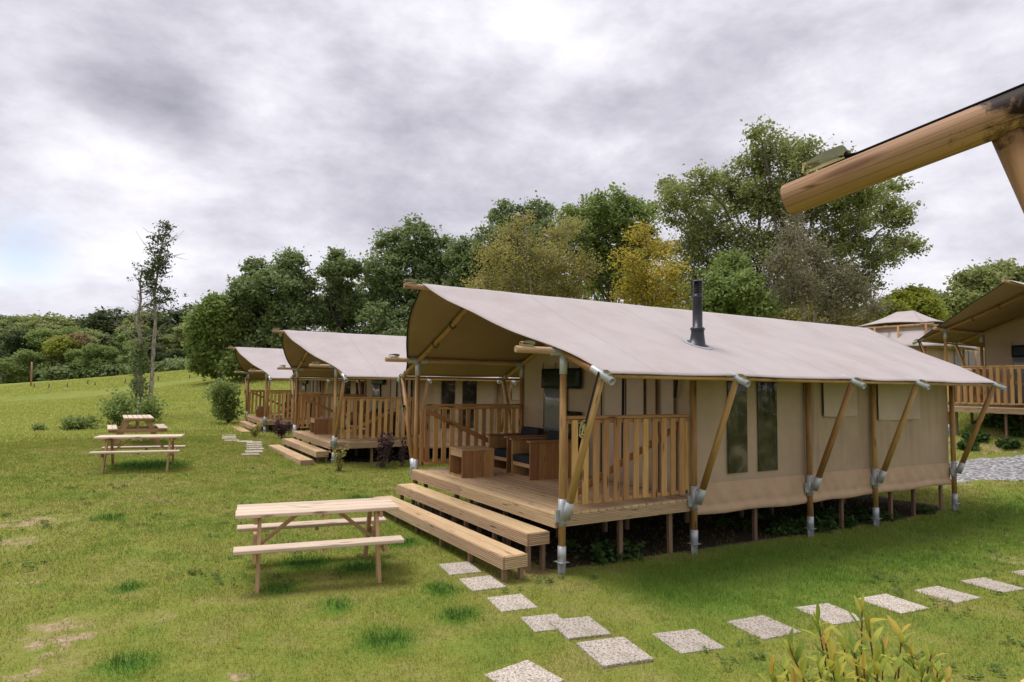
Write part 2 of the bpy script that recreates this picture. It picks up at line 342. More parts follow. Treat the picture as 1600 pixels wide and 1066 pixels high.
# ------------------------------------------------------------------ mesh builder
def V3(*a): return np.array(a, float)
def unit(v): return v/max(np.linalg.norm(v), 1e-9)
class MB:
    def __init__(s): s.v = []; s.f = []; s.g = []; s.r = []; s.m = []; s.sm = []; s.k = 0
    def add(s, vs, fs, gs, rnd=None, mat=0, smooth=False):
        rnd = random.random() if rnd is None else rnd
        s.v.extend([tuple(map(float, a)) for a in vs]); s.g.extend([tuple(map(float, a)) for a in gs]); s.r.extend([rnd]*len(vs))
        for f in fs: s.f.append(tuple(i+s.k for i in f)); s.m.append(mat); s.sm.append(smooth)
        s.k += len(vs)
    def prism(s, p0, p1, prof, up=(0, 0, 1), mat=0, smooth=False, rnd=None):
        """profile (side, up) swept from p0 to p1"""
        p0 = V3(*p0); p1 = V3(*p1); a = unit(p1-p0); L_ = np.linalg.norm(p1-p0)
        sd = unit(np.cross(a, V3(*up))); u = np.cross(sd, a); o = np.random.default_rng(random.randrange(1 << 30)).random(3)*40
        n = len(prof); vs = []; gs = []
        for e, x in ((p0, 0), (p1, L_)):
            for (q, w) in prof: vs.append(e+sd*q+u*w); gs.append(o+V3(x, q, w))
        fs = [tuple(range(n))[::-1], tuple(range(n, 2*n))]
        s.add(vs, fs, gs, rnd, mat, False); r = s.r[-1]
        s.k -= 2*n
        s.v = s.v[:-2*n]; s.g = s.g[:-2*n]; s.r = s.r[:-2*n]
        s.add(vs, [(i, (i+1) % n, n+(i+1) % n, n+i) for i in range(n)], gs, r, mat, smooth)
    def beam(s, p0, p1, w, h, up=(0, 0, 1), mat=0, rnd=None, ch=0.0):
        w /= 2; h /= 2
        if ch: pr = [(-w+ch, -h), (w-ch, -h), (w, -h+ch), (w, h-ch), (w-ch, h), (-w+ch, h), (-w, h-ch), (-w, -h+ch)]
        else: pr = [(-w, -h), (w, -h), (w, h), (-w, h)]
        s.prism(p0, p1, pr, up, mat, False, rnd)
    def box(s, c0, c1, mat=0, rnd=None, ch=0.0, axis=None):
        """axis aligned box, grain along its longest side"""
        c0 = V3(*c0); c1 = V3(*c1); d = c1-c0; ax = int(np.argmax(d)) if axis is None else axis; m = (c0+c1)/2
        p0 = m.copy(); p1 = m.copy(); p0[ax] = c0[ax]; p1[ax] = c1[ax]
        if ax == 2: s.beam(p0, p1, d[1], d[0], (1, 0, 0), mat, rnd, ch)
        elif ax == 0: s.beam(p0, p1, d[1], d[2], (0, 0, 1), mat, rnd, ch)
        else: s.beam(p0, p1, d[0], d[2], (0, 0, 1), mat, rnd, ch)
    def tube(s, pts, rad, n=12, mat=0, rnd=None, caps=True, wob=0.0, capch=0):
        pts = [V3(*p) for p in pts]; rad = [rad]*len(pts) if isinstance(rad, (int, float)) else list(rad)
        if capch:
            a = unit(pts[1]-pts[0]); b_ = unit(pts[-1]-pts[-2])
            pts = [pts[0], pts[0]+a*capch]+pts[1:-1]+[pts[-1]-b_*capch, pts[-1]]; rad = [rad[0]-capch, rad[0]]+rad[1:-1]+[rad[-1], rad[-1]-capch]
        o = np.random.default_rng(random.randrange(1 << 30)).random(3)*40; ref = None; vs = []; gs = []; Ls = 0
        for i, p in enumerate(pts):
            a = unit(pts[min(i+1, len(pts)-1)]-pts[max(i-1, 0)])
            if ref is None: ref = unit(np.cross(a, V3(0, 0, 1) if abs(a[2]) < .9 else V3(1, 0, 0)))
            x = unit(ref-a*np.dot(ref, a)); y = np.cross(a, x); ref = x
            if i: Ls += np.linalg.norm(p-pts[i-1])
            for k in range(n):
                t = 2*math.pi*k/n; r = rad[i]*(1+wob*math.sin(3*t+i*1.7)); vs.append(p+x*math.cos(t)*r+y*math.sin(t)*r); gs.append(o+V3(Ls, rad[i]*math.cos(t)*1.3, rad[i]*math.sin(t)*1.3))
        fs = []
        for i in range(len(pts)-1):
            for k in range(n): fs.append((i*n+k, i*n+(k+1) % n, (i+1)*n+(k+1) % n, (i+1)*n+k))
        s.add(vs, fs, gs, rnd, mat, True); base = s.k-len(vs)
        if caps:
            s.f.append(tuple(base+k for k in range(n))[::-1]); s.m.append(mat); s.sm.append(False)
            s.f.append(tuple(base+(len(pts)-1)*n+k for k in range(n))); s.m.append(mat); s.sm.append(False)
    def grid(s, fn, nu, nv, mat=0, smooth=True, rnd=None):
        vs = []; gs = []
        for i in range(nu+1):
            for j in range(nv+1):
                p = fn(i/nu, j/nv); vs.append(p[:3]); gs.append((p[0], p[1], p[2]))
        s.add(vs, [(i*(nv+1)+j, (i+1)*(nv+1)+j, (i+1)*(nv+1)+j+1, i*(nv+1)+j+1) for i in range(nu) for j in range(nv)], gs, rnd, mat, smooth)
    def build(s, name, mats, parent=None, bevel=0, **props):
        me = bpy.data.meshes.new(name); me.from_pydata(s.v, [], s.f)
        for m in ([mats] if isinstance(mats, str) else mats): me.materials.append(MAT[m])
        me.polygons.foreach_set('material_index', s.m); me.polygons.foreach_set('use_smooth', s.sm)
        a = me.attributes.new('grain', 'FLOAT_VECTOR', 'POINT'); a.data.foreach_set('vector', np.array(s.g, float).ravel())
        a = me.attributes.new('rnd', 'FLOAT', 'POINT'); a.data.foreach_set('value', np.array(s.r, float))
        o = bpy.data.objects.new(name, me); C.objects.link(o)
        if parent is not None: o.parent = parent
        if bevel:
            bv = o.modifiers.new('bevel', 'BEVEL'); bv.width = bevel; bv.segments = 2; bv.limit_method = 'ANGLE'; bv.angle_limit = math.radians(50)
        for k, v_ in props.items(): o[k] = v_
        return o
def np_mesh(name, verts, nper, rnd, mat, parent=None, attrs=None):
    """many small faces of nper corners each, from an (n*nper,3) array"""
    nf = len(verts)//nper; me = bpy.data.meshes.new(name)
    me.vertices.add(len(verts)); me.vertices.foreach_set('co', np.ascontiguousarray(verts, np.float32).ravel())
    me.loops.add(nf*nper); me.loops.foreach_set('vertex_index', np.arange(nf*nper, dtype=np.int32))
    me.polygons.add(nf); me.polygons.foreach_set('loop_start', np.arange(nf, dtype=np.int32)*nper)
    me.update(calc_edges=True)
    a = me.attributes.new('rnd', 'FLOAT', 'POINT'); a.data.foreach_set('value', np.repeat(rnd, nper).astype(np.float32))
    for k, v_ in (attrs or {}).items():
        a = me.attributes.new(k, 'FLOAT', 'POINT'); a.data.foreach_set('value', np.repeat(v_, nper).astype(np.float32))
    me.materials.append(MAT[mat]); o = bpy.data.objects.new(name, me); C.objects.link(o)
    if parent is not None: o.parent = parent
    return o
def empty(name, loc=(0, 0, 0), rz=0, label=None, cat=None, group=None):
    o = bpy.data.objects.new(name, None); C.objects.link(o); o.location = tuple(map(float, loc)); o.rotation_euler = (0, 0, rz); o.empty_display_size = .1
    tag(o, label, cat, group); return o
def tag(o, label=None, cat=None, group=None, kind=None):
    if label: o['label'] = label
    if cat: o['category'] = cat
    if group: o['group'] = group
    if kind: o['kind'] = kind
    return o
def copy_tree(o, parent=None, loc=None, rz=None, label=None, group=None):
    c = o.copy(); C.objects.link(c)
    if parent is not None: c.parent = parent
    for ch in list(o.children): copy_tree(ch, c)
    if loc is not None: c.location = tuple(map(float, loc))
    if rz is not None: c.rotation_euler = (0, 0, rz)
    if label: c['label'] = label
    if group: c['group'] = group
    return c

# ------------------------------------------------------------------ ground
CZ0 = at(1250, 610, 13.2); CZ1 = at(2050, 610, 13.2)
def road_t(px):   # near and far edge depth of the gravel road at a pixel column
    return 13.35, 15.6
def masks(x, y):
    t, px = depth_px(x, y)
    lush = np.zeros_like(x); dirt = np.zeros_like(x); under_shade = np.zeros_like(x)
    n = vnoise(x, y, 1.3, 5)
    # longer, darker grass along the tent's near side
    b_ = np.clip(1-np.abs(y+0.95)/1.35, 0, 1)*np.clip((x+.1)/1.0, 0, 1)*np.clip((11.5-x)/1.5, 0, 1)
    lush = np.maximum(lush, np.clip(b_*1.7, 0, 1)*(.40+.34*n))
    for cx, cy, r in TUFTS: lush = np.maximum(lush, np.clip(1.7*(1-np.hypot((x-cx), (y-cy))/(r*1.25)), 0, 1))
    # bare soil below deck and tent floor, darkened in colour to stand in for shade
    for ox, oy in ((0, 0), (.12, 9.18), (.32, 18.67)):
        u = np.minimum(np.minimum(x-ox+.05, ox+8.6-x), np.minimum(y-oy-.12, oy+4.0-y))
        dirt = np.maximum(dirt, np.clip(u/.25, 0, 1)*.95); under_shade = np.maximum(under_shade, np.clip(u/.12+.8, 0, 1))
    for cx, cy, r, a in BARE: dirt = np.maximum(dirt, a*np.clip(1.3*(1-np.hypot(x-cx, y-cy)/r), 0, 1))
    # the bank beyond the road and its verges
    inb = np.clip((px-1250)/60, 0, 1)
    dirt = np.maximum(dirt, inb*np.clip(1.5-np.abs(t-16.3)/.9, 0, 1)*(.35+.65*n))
    dirt = np.maximum(dirt, inb*np.clip(1-np.abs(t-13.2)/.35, 0, 1)*.8)
    return lush, dirt, under_shade
TUFTS = [hitg(*q)[:2]+(r,) for q, r in (((198, 920), .17), ((522, 947), .17), ((715, 967), .20), ((605, 1005), .24), ((175, 810), .22), ((435, 920), .2),
         ((200, 1040), .22), ((625, 850), .28), ((480, 885), .32), ((560, 890), .30), ((690, 925), .2), ((560, 780), .2), ((230, 728), .8))]
BARE = [hitg(*q)[:2]+(r, a) for q, r, a in (((60, 815), .9, .85), ((20, 850), .6, .9), ((30, 920), .35, 1.0), ((90, 985), .6, .85), ((80, 1010), .5, .9), ((245, 968), .3, .8),
        ((235, 860), .4, .6), ((300, 950), .3, .55), ((370, 1064), .25, 1.0), ((720, 1010), .35, .6), ((1000, 985), .3, .55), ((1130, 965), .5, .45),
        ((1380, 1000), .5, .5), ((1590, 880), .6, .7), ((1510, 950), .4, .3), ((60, 1050), .5, .7), ((1560, 770), .8, .45), ((1500, 775), .6, .4), ((1560, 668), 1.2, .7), ((1500, 690), 1.0, .75))]
def make_ground():
    near = np.concatenate([np.linspace(-420, -60, 16), np.linspace(-52, -16, 12), np.arange(-13, 18.01, .2), np.linspace(19, 60, 34), np.linspace(66, 420, 30)])
    xs = near; ys = np.concatenate([np.linspace(-420, -60, 12), np.linspace(-50, -12, 10), np.arange(-9, 22.01, .2), np.linspace(23, 60, 30), np.linspace(64, 420, 36)])
    X, Y = np.meshgrid(xs, ys, indexing='ij'); x = X.ravel(); y = Y.ravel(); z = ground(x, y); ny = len(ys)
    I, J = np.meshgrid(np.arange(len(xs)-1), np.arange(ny-1), indexing='ij'); I = I.ravel(); J = J.ravel()
    F = np.stack([I*ny+J, (I+1)*ny+J, (I+1)*ny+J+1, I*ny+J+1], 1)
    me = bpy.data.meshes.new('ground'); me.from_pydata(np.stack([x, y, z], 1).tolist(), [], F.tolist())
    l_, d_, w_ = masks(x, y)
    for nme, a in (('lush', l_), ('dirt', d_), ('under_shade', w_)):
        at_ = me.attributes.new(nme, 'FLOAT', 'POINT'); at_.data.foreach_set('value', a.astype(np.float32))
    me.materials.append(MAT['lawn']); me.materials.append(MAT['field'])
    cx = x[F].mean(1); cy = y[F].mean(1); t, px = depth_px(cx, cy)
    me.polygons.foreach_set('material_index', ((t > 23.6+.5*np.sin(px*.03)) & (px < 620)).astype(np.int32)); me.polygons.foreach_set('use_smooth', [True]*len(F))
    o = bpy.data.objects.new('ground', me); C.objects.link(o); o['kind'] = 'structure'
make_ground()
def make_road():
    vs = []; fs = []; n = 60; m = 8
    for i in range(n+1):
        px = 1180+i*(2100-1180)/n
        for j in range(m+1):
            t = 13.4+(15.55-13.4)*j/m + .12*math.sin(i*.9)*(1 if j in (0, m) else 0)+.05*math.sin(i*2.3)*(1 if j in (0, m) else 0)
            q = at(px, 600, t); vs.append((q[0], q[1], G(q[0], q[1])+(.02 if 0 < j < m else -.01)))
    for i in range(n):
        for j in range(m): a = i*(m+1)+j; fs.append((a, a+m+1, a+m+2, a+1))
    me = bpy.data.meshes.new('gravel_road'); me.from_pydata(vs, [], fs); me.materials.append(MAT['gravel']); me.polygons.foreach_set('use_smooth', [True]*len(fs))
    o = bpy.data.objects.new('gravel_road', me); C.objects.link(o); o['kind'] = 'structure'
make_road()

SLABS = [(-.902, .65, .36, .42, -8), (-.922, .10, .36, .40, -6), (-.938, -.514, .36, .40, -9), (-.944, -1.09, .34, .36, -12), (-.777, -1.339, .39, .42, -12), (-.833, -1.854, .43, .43, -10),
         (-.118, -1.93, .42, .42, -12), (.689, -2.028, .43, .43, -7), (1.524, -2.108, .41, .45, -11), (2.347, -2.228, .42, .45, -7), (3.173, -2.32, .42, .43, -5), (3.982, -2.393, .40, .43, -9),
         (4.95, -2.48, .42, .43, -6), (-1.655, -1.865, .40, .40, 7)]
def blades(name, n, r0, r1, mat, wk, hk, a0=-52, a1=50, field=False, seed=1):
    g = np.random.default_rng(seed)
    th = np.radians(g.uniform(a0, a1, n)); r = g.uniform(r0, r1, n)     # uniform in r: density falls as 1/r
    c, s_ = np.cos(-th), np.sin(-th); fx, fy = FW[0]/math.hypot(FW[0], FW[1]), FW[1]/math.hypot(FW[0], FW[1])
    x = CPOS[0]+r*(fx*c-fy*s_); y = CPOS[1]+r*(fx*s_+fy*c)
    t, px = depth_px(x, y)
    lush, dirt, under_shade = masks(x, y)
    cl = vnoise(x, y, 5.0, 2)*.5+vnoise(x, y, 14, 4)*.5
    keep = g.random(n) < np.clip(.35+.9*cl, 0, 1)
    if not field:
        bn = vnoise(x, y, 6, 9)*.6+vnoise(x, y, 15, 6)*.4
        keep &= (g.random(n) > np.clip(np.maximum(dirt*1.5*(bn*1.7-.35), under_shade*.93), 0, .93))
        keep &= ~((px > 1180) & (t > 13.45) & (t < 15.5))
        keep &= ~((t > 24.0) & (px < 620))
        for sx, sy, sw, sd, an in SLABS:
            ca, sa = math.cos(math.radians(an)), math.sin(math.radians(an)); u = (x-sx)*ca+(y-sy)*sa; v_ = -(x-sx)*sa+(y-sy)*ca
            keep &= ~((np.abs(u) < sw/2-.016*g.random(n)) & (np.abs(v_) < sd/2-.016*g.random(n)))
    else:
        keep &= (px < 640)
    x, y, r, lush, cl, t = x[keep], y[keep], r[keep], lush[keep], cl[keep], t[keep]; n = len(x)
    z = ground(x, y)-.004
    h = hk*(.55+.9*g.random(n)*(.5+cl))*(1+.9*lush)*(1+.010*r); w = wk*(.6+.8*g.random(n))*np.maximum(1, r/5.0)
    a = g.uniform(0, 2*np.pi, n); wx, wy = np.cos(a)*w/2, np.sin(a)*w/2
    b_ = g.uniform(0, 2*np.pi, n); ln = h*g.uniform(.1, .9, n)
    P = np.empty((n, 3, 3)); P[:, 0] = np.stack([x-wx, y-wy, z], 1); P[:, 1] = np.stack([x+wx, y+wy, z], 1); P[:, 2] = np.stack([x+np.cos(b_)*ln, y+np.sin(b_)*ln, z+h], 1)
    o = np_mesh(name, P.reshape(-1, 3), 3, g.random(n), mat, attrs={'lush': lush})
    return tag(o, kind='stuff')
tag(blades('lawn_grass', 1200000, 2.6, 27, 'blades', .0044, .027), 'short mown green grass of the lawn in the foreground', 'grass')
tag(blades('meadow_grass', 260000, 23.5, 95, 'field_tufts', .010, .05, -52, -8, True, 2), 'bright rough pasture grass on the slope at left', 'grass')

# ------------------------------------------------------------------ tent
TW, X2, X3, X4, X5 = 4.08, 2.0125, 4.342, 5.992, 8.437
XS = [0, X2, X3, X4, X5]
def ratchet(p, d, parent, s=1.0, name='ratchet_buckle'):
    """strap ratchet lying on a pole tip at p, handle along d"""
    d = unit(V3(*d)); sd = unit(np.cross(d, V3(0, 0, 1))); u = np.cross(sd, d); p = V3(*p)
    def P(a_, b_, c_=0): return p+(d*a_+u*b_+sd*c_)*s
    def plate(m, pr, c_, th=.0012):
        n = len(pr); vs = [P(a_, b_, c_+o_) for o_ in (-th, th) for a_, b_ in pr]
        m.add(vs, [tuple(range(n)), tuple(range(n, 2*n))[::-1]]+[(i, n+i, n+(i+1) % n, (i+1) % n) for i in range(n)], vs)
    m = MB()      # base frame with webbing bolt
    for k in (-1, 1): plate(m, [(-.055, 0), (.075, 0), (.075, .010), (.02, .013), (-.02, .012), (-.055, .006)], k*.021)
    m.tube([P(.068, .006, -.024), P(.068, .006, .024)], .006*s, 8); m.beam(P(-.05, .002), P(.03, .002), .04*s, .003*s)
    m.tube([P(-.052, .012, -.024), P(-.052, .026, -.018), P(-.052, .026, .018), P(-.052, .012, .024)], .004*s, 6)
    o = m.build(name, 'zinc_yellow', parent)
    m = MB(); hd = [(-.050+.020*math.cos(t), .034+.020*math.sin(t)) for t in np.linspace(math.radians(-160), math.radians(80), 10)][::-1]
    pr = [(-.065, .045), (-.045, .053), (.01, .056), (.075, .044), (.080, .034), (.02, .030), (-.02, .018), (-.05, .013), (-.066, .022), (-.070, .034)]
    for k in (-1, 1):
        plate(m, pr, k*.026)
        m.tube([P(-.048, .033, k*.026), P(-.048, .033, k*.0285)], .020*s, 14)
    m.build('handle', 'olive_metal', o)
    m = MB(); m.tube([P(.088, .040, -.028), P(.088, .040, .028)], .0055*s, 8); m.beam(P(.078, .040, -.026), P(.090, .040, -.026), .003*s, .01*s); m.beam(P(.078, .040, .026), P(.090, .040, .026), .003*s, .01*s)
    m.beam(P(.035, .028), P(.072, .040), .038*s, .003*s); m.beam(P(.086, .040, -.026), P(.098, .012, -.026), .004*s, .008*s); m.beam(P(.086, .040, .026), P(.098, .012, .026), .004*s, .008*s); m.tube([P(.098, .012, -.028), P(.098, .012, .028)], .0045*s, 8)
    m.build('handle_bar', 'zinc_yellow', o)
    m = MB(); m.tube([P(-.048, .033, -.019), P(-.048, .033, .019)], .015*s, 14); m.build('webbing_spool', 'black_strap', o)
    return o

FE = [(0.0, -.83), (.58, -.73), (.87, -.65), (1.21, -.53), (1.57, -.39), (2.03, -.19), (2.29, -.08), (2.52, .0), (2.72, .045)]      # |y-ridge| -> x of the front canvas edge
RE = [(0.0, 9.42), (.67, 9.24), (1.30, 8.98), (2.04, 8.80), (2.4, 8.66), (2.72, 8.56)]
def lerp(tab, t):
    return float(np.interp(t, [a for a, b in tab], [b for a, b in tab]))

def railing(parent, p0, p1, zr, n, name='railing', diag=None, dark=False, out=1):
    """slatted railing between two plan points"""
    p0 = V3(*p0, 0); p1 = V3(*p1, 0); a = unit(p1-p0); nrm = V3(-a[1], a[0], 0)*out; Ln = np.linalg.norm(p1-p0)
    m = MB(); zb = .07
    o = V3(0, 0, 1)
    m.beam(p0+o*(zb+.02), p1+o*(zb+.02), .045, .04)                    # bottom rail
    m.beam(p0+o*(zr-.065), p1+o*(zr-.065), .045, .045)
    m.beam(p0+o*zb, p0+o*(zr-.09), .045, .06, up=(a[0], a[1], 0)); m.beam(p1+o*zb, p1+o*(zr-.09), .045, .06, up=(a[0], a[1], 0))
    rl = m.build(name, 'rail_wood', parent)
    cap = MB(); cap.beam(p0+o*(zr-.018)+nrm*.012, p1+o*(zr-.018)+nrm*.012, .09, .034, ch=.004); cap.build('top_rail', 'rail_wood', rl)
    s_ = MB()
    for i in range(n):
        c = p0+a*(Ln*(i+.75)/(n+.5))+nrm*.034; j = random.uniform(-.004, .004)
        s_.beam(c+o*(zb+random.uniform(-.006, .008))+a*j, c+o*(zr-.045)+a*j, .022, .080, up=(a[0], a[1], 0), ch=.002)
    s_.build('slats', 'rail_wood', rl)
    d = MB()
    z0, z1 = (zb+.06, zr-.13) if diag == 'up' else (zr-.10, zb+.08)
    d.beam(p0+a*.05+o*z0-nrm*.036, p1-a*.05+o*z1-nrm*.036, .025, .075); d.build('diagonal_brace', 'rail_wood', rl)
    return rl

def make_tent(hc=1.75, hr=2.70, rail_front=False, steps=True, chimney=True, ztop=1.05, base=None, xf=0):
    T = empty('safari_tent')
    H = hc-1.75
    ridge = TW/2
    he = 1.53+H; hp = 1.825+H
    gz = base or (lambda x, y: -.66)
    def roofz(x, y):
        d = abs(y-ridge)
        z = np.interp(d, [0, 2.04, 2.72], [hr, hp, he])
        # the cloth sags between the rafters and between the poles
        i = max(0, min(3, sum(1 for q in XS if q <= x)-1)); x0, x1 = XS[i], XS[i+1]; u = min(max((x-x0)/(x1-x0), 0), 1)
        z -= .012*math.sin(math.pi*u)**2*(.3+.7*min(d/2.5, 1)) + .030*math.sin(math.pi*min(d/2.04, 1))
        z += .0015*math.sin(x*5.3+d*6)+.0045*math.sin((x-d*.75)*17)*math.exp(-((x+.1)/.8)**2)*math.exp(-((d-.7)/.8)**2)+.003*math.sin((x+d*.3)*9+2)*math.exp(-((d-2.3)/.35)**2)
        return z
    # ---- canvas roof
    m = MB()
    def fn(u, v_):
        y = ridge+(v_-.5)*2*2.72; d = abs(y-ridge); a = lerp(FE, d)+xf*(1-d/3.2); b_ = lerp(RE, d)
        x = a+(b_-a)*u; edge = max(0, 1-u*14)
        z = roofz(x, y)-.01*edge*math.sin(d*5)
        return (x, y, z)
    m.grid(fn, 84, 64)
    r = m.build('canvas_roof', ['roof_canvas', 'roof_lining'], T)
    so_ = r.modifiers.new('cloth', 'SOLIDIFY'); so_.thickness = .006; so_.offset = -1; so_.material_offset = 1
    # which side is up: grid normal check
    nz = r.data.polygons[10].normal.z
    if nz < 0: r.data.flip_normals()
    # black edge band along the front edge
    e_ = MB(); pts = []
    for k in range(20, 41):
        p = fn(0, k/40); pts.append((p[0]-.004, p[1], p[2]-.012))
    e_.tube(pts, .011, 6); e_.build('edge_band', 'black_strap', r)
    if chimney:
        cx, cy = 2.49, .37; z0 = roofz(cx, cy)
        pr = [(.185, -.004), (.185, .004), (.105, .022), (.085, .16), (.090, .20), (.100, .205), (.100, .215), (.082, .235), (.066, .24), (.066, .62), (.074, .625), (.074, .665), (.066, .668), (.066, .70)]
        st = MB(); n = 24; vs = []
        sl_ = .43
        for r_, z_ in pr:
            for k in range(n):
                t = 2*math.pi*k/n; dx, dy = r_*math.cos(t), r_*math.sin(t)
                wgt = max(0, 1-z_/.16); vs.append((cx+dx, cy+dy, z0+z_+dy*sl_*wgt))
        fs = [(i*n+k, i*n+(k+1) % n, (i+1)*n+(k+1) % n, (i+1)*n+k) for i in range(len(pr)-1) for k in range(n)]
        st.add(vs, fs, vs, mat=0, smooth=True)
        ch = st.build('stovepipe', 'black_metal', T)
        fl = MB(); a_ = [(cx+.20*math.cos(t), cy+.20*math.sin(t)) for t in np.linspace(0, 2*math.pi, 20, endpoint=False)]
        fl.add([(p[0], p[1], roofz(*p)+q) for q in (.002, .012) for p in a_], [tuple(range(20)), tuple(range(20, 40))[::-1]]+[(i, 20+i, 20+(i+1) % 20, (i+1) % 20) for i in range(20)], [(0, 0, 0)]*40)
        fl.build('flashing', 'galvanized', ch)
        cp = MB()
        cp.tube([(cx, cy, z0+.70), (cx, cy, z0+.845)], .045, 16)
        for k in range(4): cp.tube([(cx, cy, z0+.715+k*.032), (cx, cy, z0+.727+k*.032)], .070, 20)
        for k in range(3):
            t = k*2.1; cp.beam((cx+.073*math.cos(t), cy+.073*math.sin(t), z0+.66), (cx+.073*math.cos(t), cy+.073*math.sin(t), z0+.86), .008, .02, up=(math.cos(t), math.sin(t), 0))
        cp.tube([(cx, cy, z0+.850), (cx, cy, z0+.858), (cx, cy, z0+.875)], [.105, .105, .05], 24)
        cp.build('cowl', 'black_metal', ch)
    # ---- poles
    p_ = MB(); p_.tube([(-1.08+xf, ridge, hr-.05), (9.5, ridge, hr-.05)], .036, 14, capch=.006); rp = p_.build('ridge_pole', 'tip_wood', T)
    ratchet((-.98+xf, ridge, hr-.012), (-1, 0, 0), rp)
    for y, xt in ((0, -.62), (TW, -.56)):
        p_ = MB(); p_.tube([(xt, y, hp-.062), (9.15, y, hp-.062)], .038, 14, capch=.006); pp = p_.build('purlin', 'tip_wood', T)
        ratchet((xt+.16, y, hp-.022), (-1, 0, 0), pp)
    for sgn in (0, 1):
        Y = 0 if sgn == 0 else TW; s_ = -1 if sgn == 0 else 1
        ye = Y+s_*.66; ze = np.interp(2.70, [2.04, 2.72], [hp, he])
        p_ = MB(); p_.tube([(-.02, ye-s_*.02, ze-.05), (X5+.02, ye-s_*.02, ze-.05)], .022, 10); p_.build('eave_pole', 'pole_wood', T)
        for i, x in enumerate(XS):
            g0 = gz(x, Y)
            # upright post with its steel fittings
            p_ = MB(); p_.tube([(x, Y, g0+.16), (x, Y, hp-.30)], [.040, .038], 14, wob=.015); po = p_.build('post', 'pole_wood', T)
            f_ = MB(); f_.tube([(x, Y, hc-.24), (x, Y, hc-.005)], .043, 16); f_.beam((x-.16, Y, hp-.066), (x+.16, Y, hp-.066), .088, .09, ch=.03); f_.build('cap_socket', 'galvanized', po)
            f_ = MB(); f_.tube([(x, Y, g0+.12), (x, Y, g0+.30)], .047, 16)
            f_.beam((x-.06, Y, g0+.13), (x+.06, Y, g0+.13), .12, .006)
            for k in (0, 1):
                w_ = .055
                vs = [(-w_, 0, .13), (w_, 0, .13), (.02, 0, -.25), (-.02, 0, -.25)]
                vs = [((x+a_, Y+k*.0, g0+c_) if k == 0 else (x, Y+a_, g0+c_)) for a_, b_, c_ in vs]
                off = (0, .004) if k == 0 else (.004, 0)
                v2 = [(a_+off[0], b_+off[1], c_) for a_, b_, c_ in vs]; f_.add(vs+v2, [(0, 1, 2, 3), (7, 6, 5, 4), (0, 4, 5, 1), (1, 5, 6, 2), (2, 6, 7, 3), (3, 7, 4, 0)], vs+v2)
            f_.build('ground_socket', 'galvanized', po)
            # slanted brace from a double socket at deck level up to the eave
            b0 = V3(x, Y+s_*.075, -.03); b1 = V3(x, ye+s_*.0, ze-.06); d = unit(b1-b0)
            p_ = MB(); p_.tube([b0+d*.10, (b0+b1)/2+V3(random.uniform(-.006, .006), 0, 0), b1], [.042, .040, .038], 14, wob=.02); br = p_.build('brace', 'pole_wood', T)
            f_ = MB(); f_.tube([b0-d*.01, b0+d*.19], .046, 16); f_.tube([(x, Y, -.13), (x, Y, .16)], .044, 16)
            f_.beam((x-.09, Y+.0, -.02), (x-.045, Y, -.02), .03, .13, up=(0, 0, 1))
            for zz in (-.09, .12): f_.tube([(x-.02, Y+s_*.03, zz), (x+.02, Y+s_*.055, zz)], .008, 6)
            f_.build('double_socket', 'galvanized', br)
            # rafter, ending in a steel tube that keeps the cloth tight
            e0 = V3(x, Y+s_*.50, np.interp(2.54, [2.04, 2.72], [hp, he])-.035); dr = unit(V3(0, s_*.68, he-hp))
            p_ = MB(); p_.tube([(x, ridge+s_*.03, hr-.12), (x, ridge+s_*1.0, hr-.115-.43*1.0), (x, Y, hp-.07), e0+dr*.05-V3(0,0,.02)], .036, 12); ra = p_.build('rafter', 'pole_wood', T)
            p_ = MB(); a_ = e0+dr*.02; b_ = e0+dr*.36; n = 16
            sd = V3(1, 0, 0); up_ = np.cross(sd, dr); vs = []
            for q, rr in ((a_, .040), (b_, .040), (b_, .034), (b_-dr*.10, .034)):
                for k in range(n): t = 2*math.pi*k/n; vs.append(q+sd*math.cos(t)*rr+up_*math.sin(t)*rr)
            p_.add(vs, [(j*n+k, j*n+(k+1) % n, (j+1)*n+(k+1) % n, (j+1)*n+k) for j in range(3) for k in range(n)]+[tuple(range(3*n, 4*n))], vs, smooth=True)
            p_.build('tension_tube', 'galvanized', ra)
            ratchet(b_-dr*.10+V3(0, 0, .040), dr, ra, .62)
            if i == 0:
                f_ = MB(); q0 = b1+V3(-.05, s_*.02, .05); q1 = b0+d*1.08+V3(-.055, 0, 0); f_.beam(q0, q1, .03, .004, up=(1, 0, 0)); f_.build('tie_down_strap', 'black_strap', br)
                rt_ = ratchet(q1-V3(0, 0, .03), (0, -s_*.3, -1), br, 1.0)
    # ---- porch deck and tent floor
    m = MB(); y = .04
    xb = -.078; k = 0
    while xb < X2-.01:
        w_ = min(.118, X2-xb); m.box((xb+.003, .03, -.028), (xb+w_-.006, TW-.03, 0), ch=.004); xb += .121
    dk = m.build('deck', 'deck_wood', T)
    def grooved(mb, p0, p1, h, out_n, th=.024):
        """fascia board with fine horizontal grooves on its outer face"""
        p0 = V3(*p0); p1 = V3(*p1); a = unit(p1-p0); nrm = V3(*out_n); sd = np.cross(a, V3(0, 0, 1)); s0 = 1 if np.dot(sd, nrm) > 0 else -1
        c_ = s0*sd; r_ = random.random(); up_ = V3(0, 0, 1); ng = 7; st_ = h/ng
        mb.beam(p0-c_*.006, p1-c_*.006, th-.012, h-.002, mat=1, rnd=r_)
        for i in range(ng):
            z_ = up_*(-h/2+st_*(i+.5)); mb.beam(p0+z_+c_*(th/2-.005), p1+z_+c_*(th/2-.005), .010, st_*.62, rnd=r_, ch=.0015)
    f_ = MB(); fh = .125
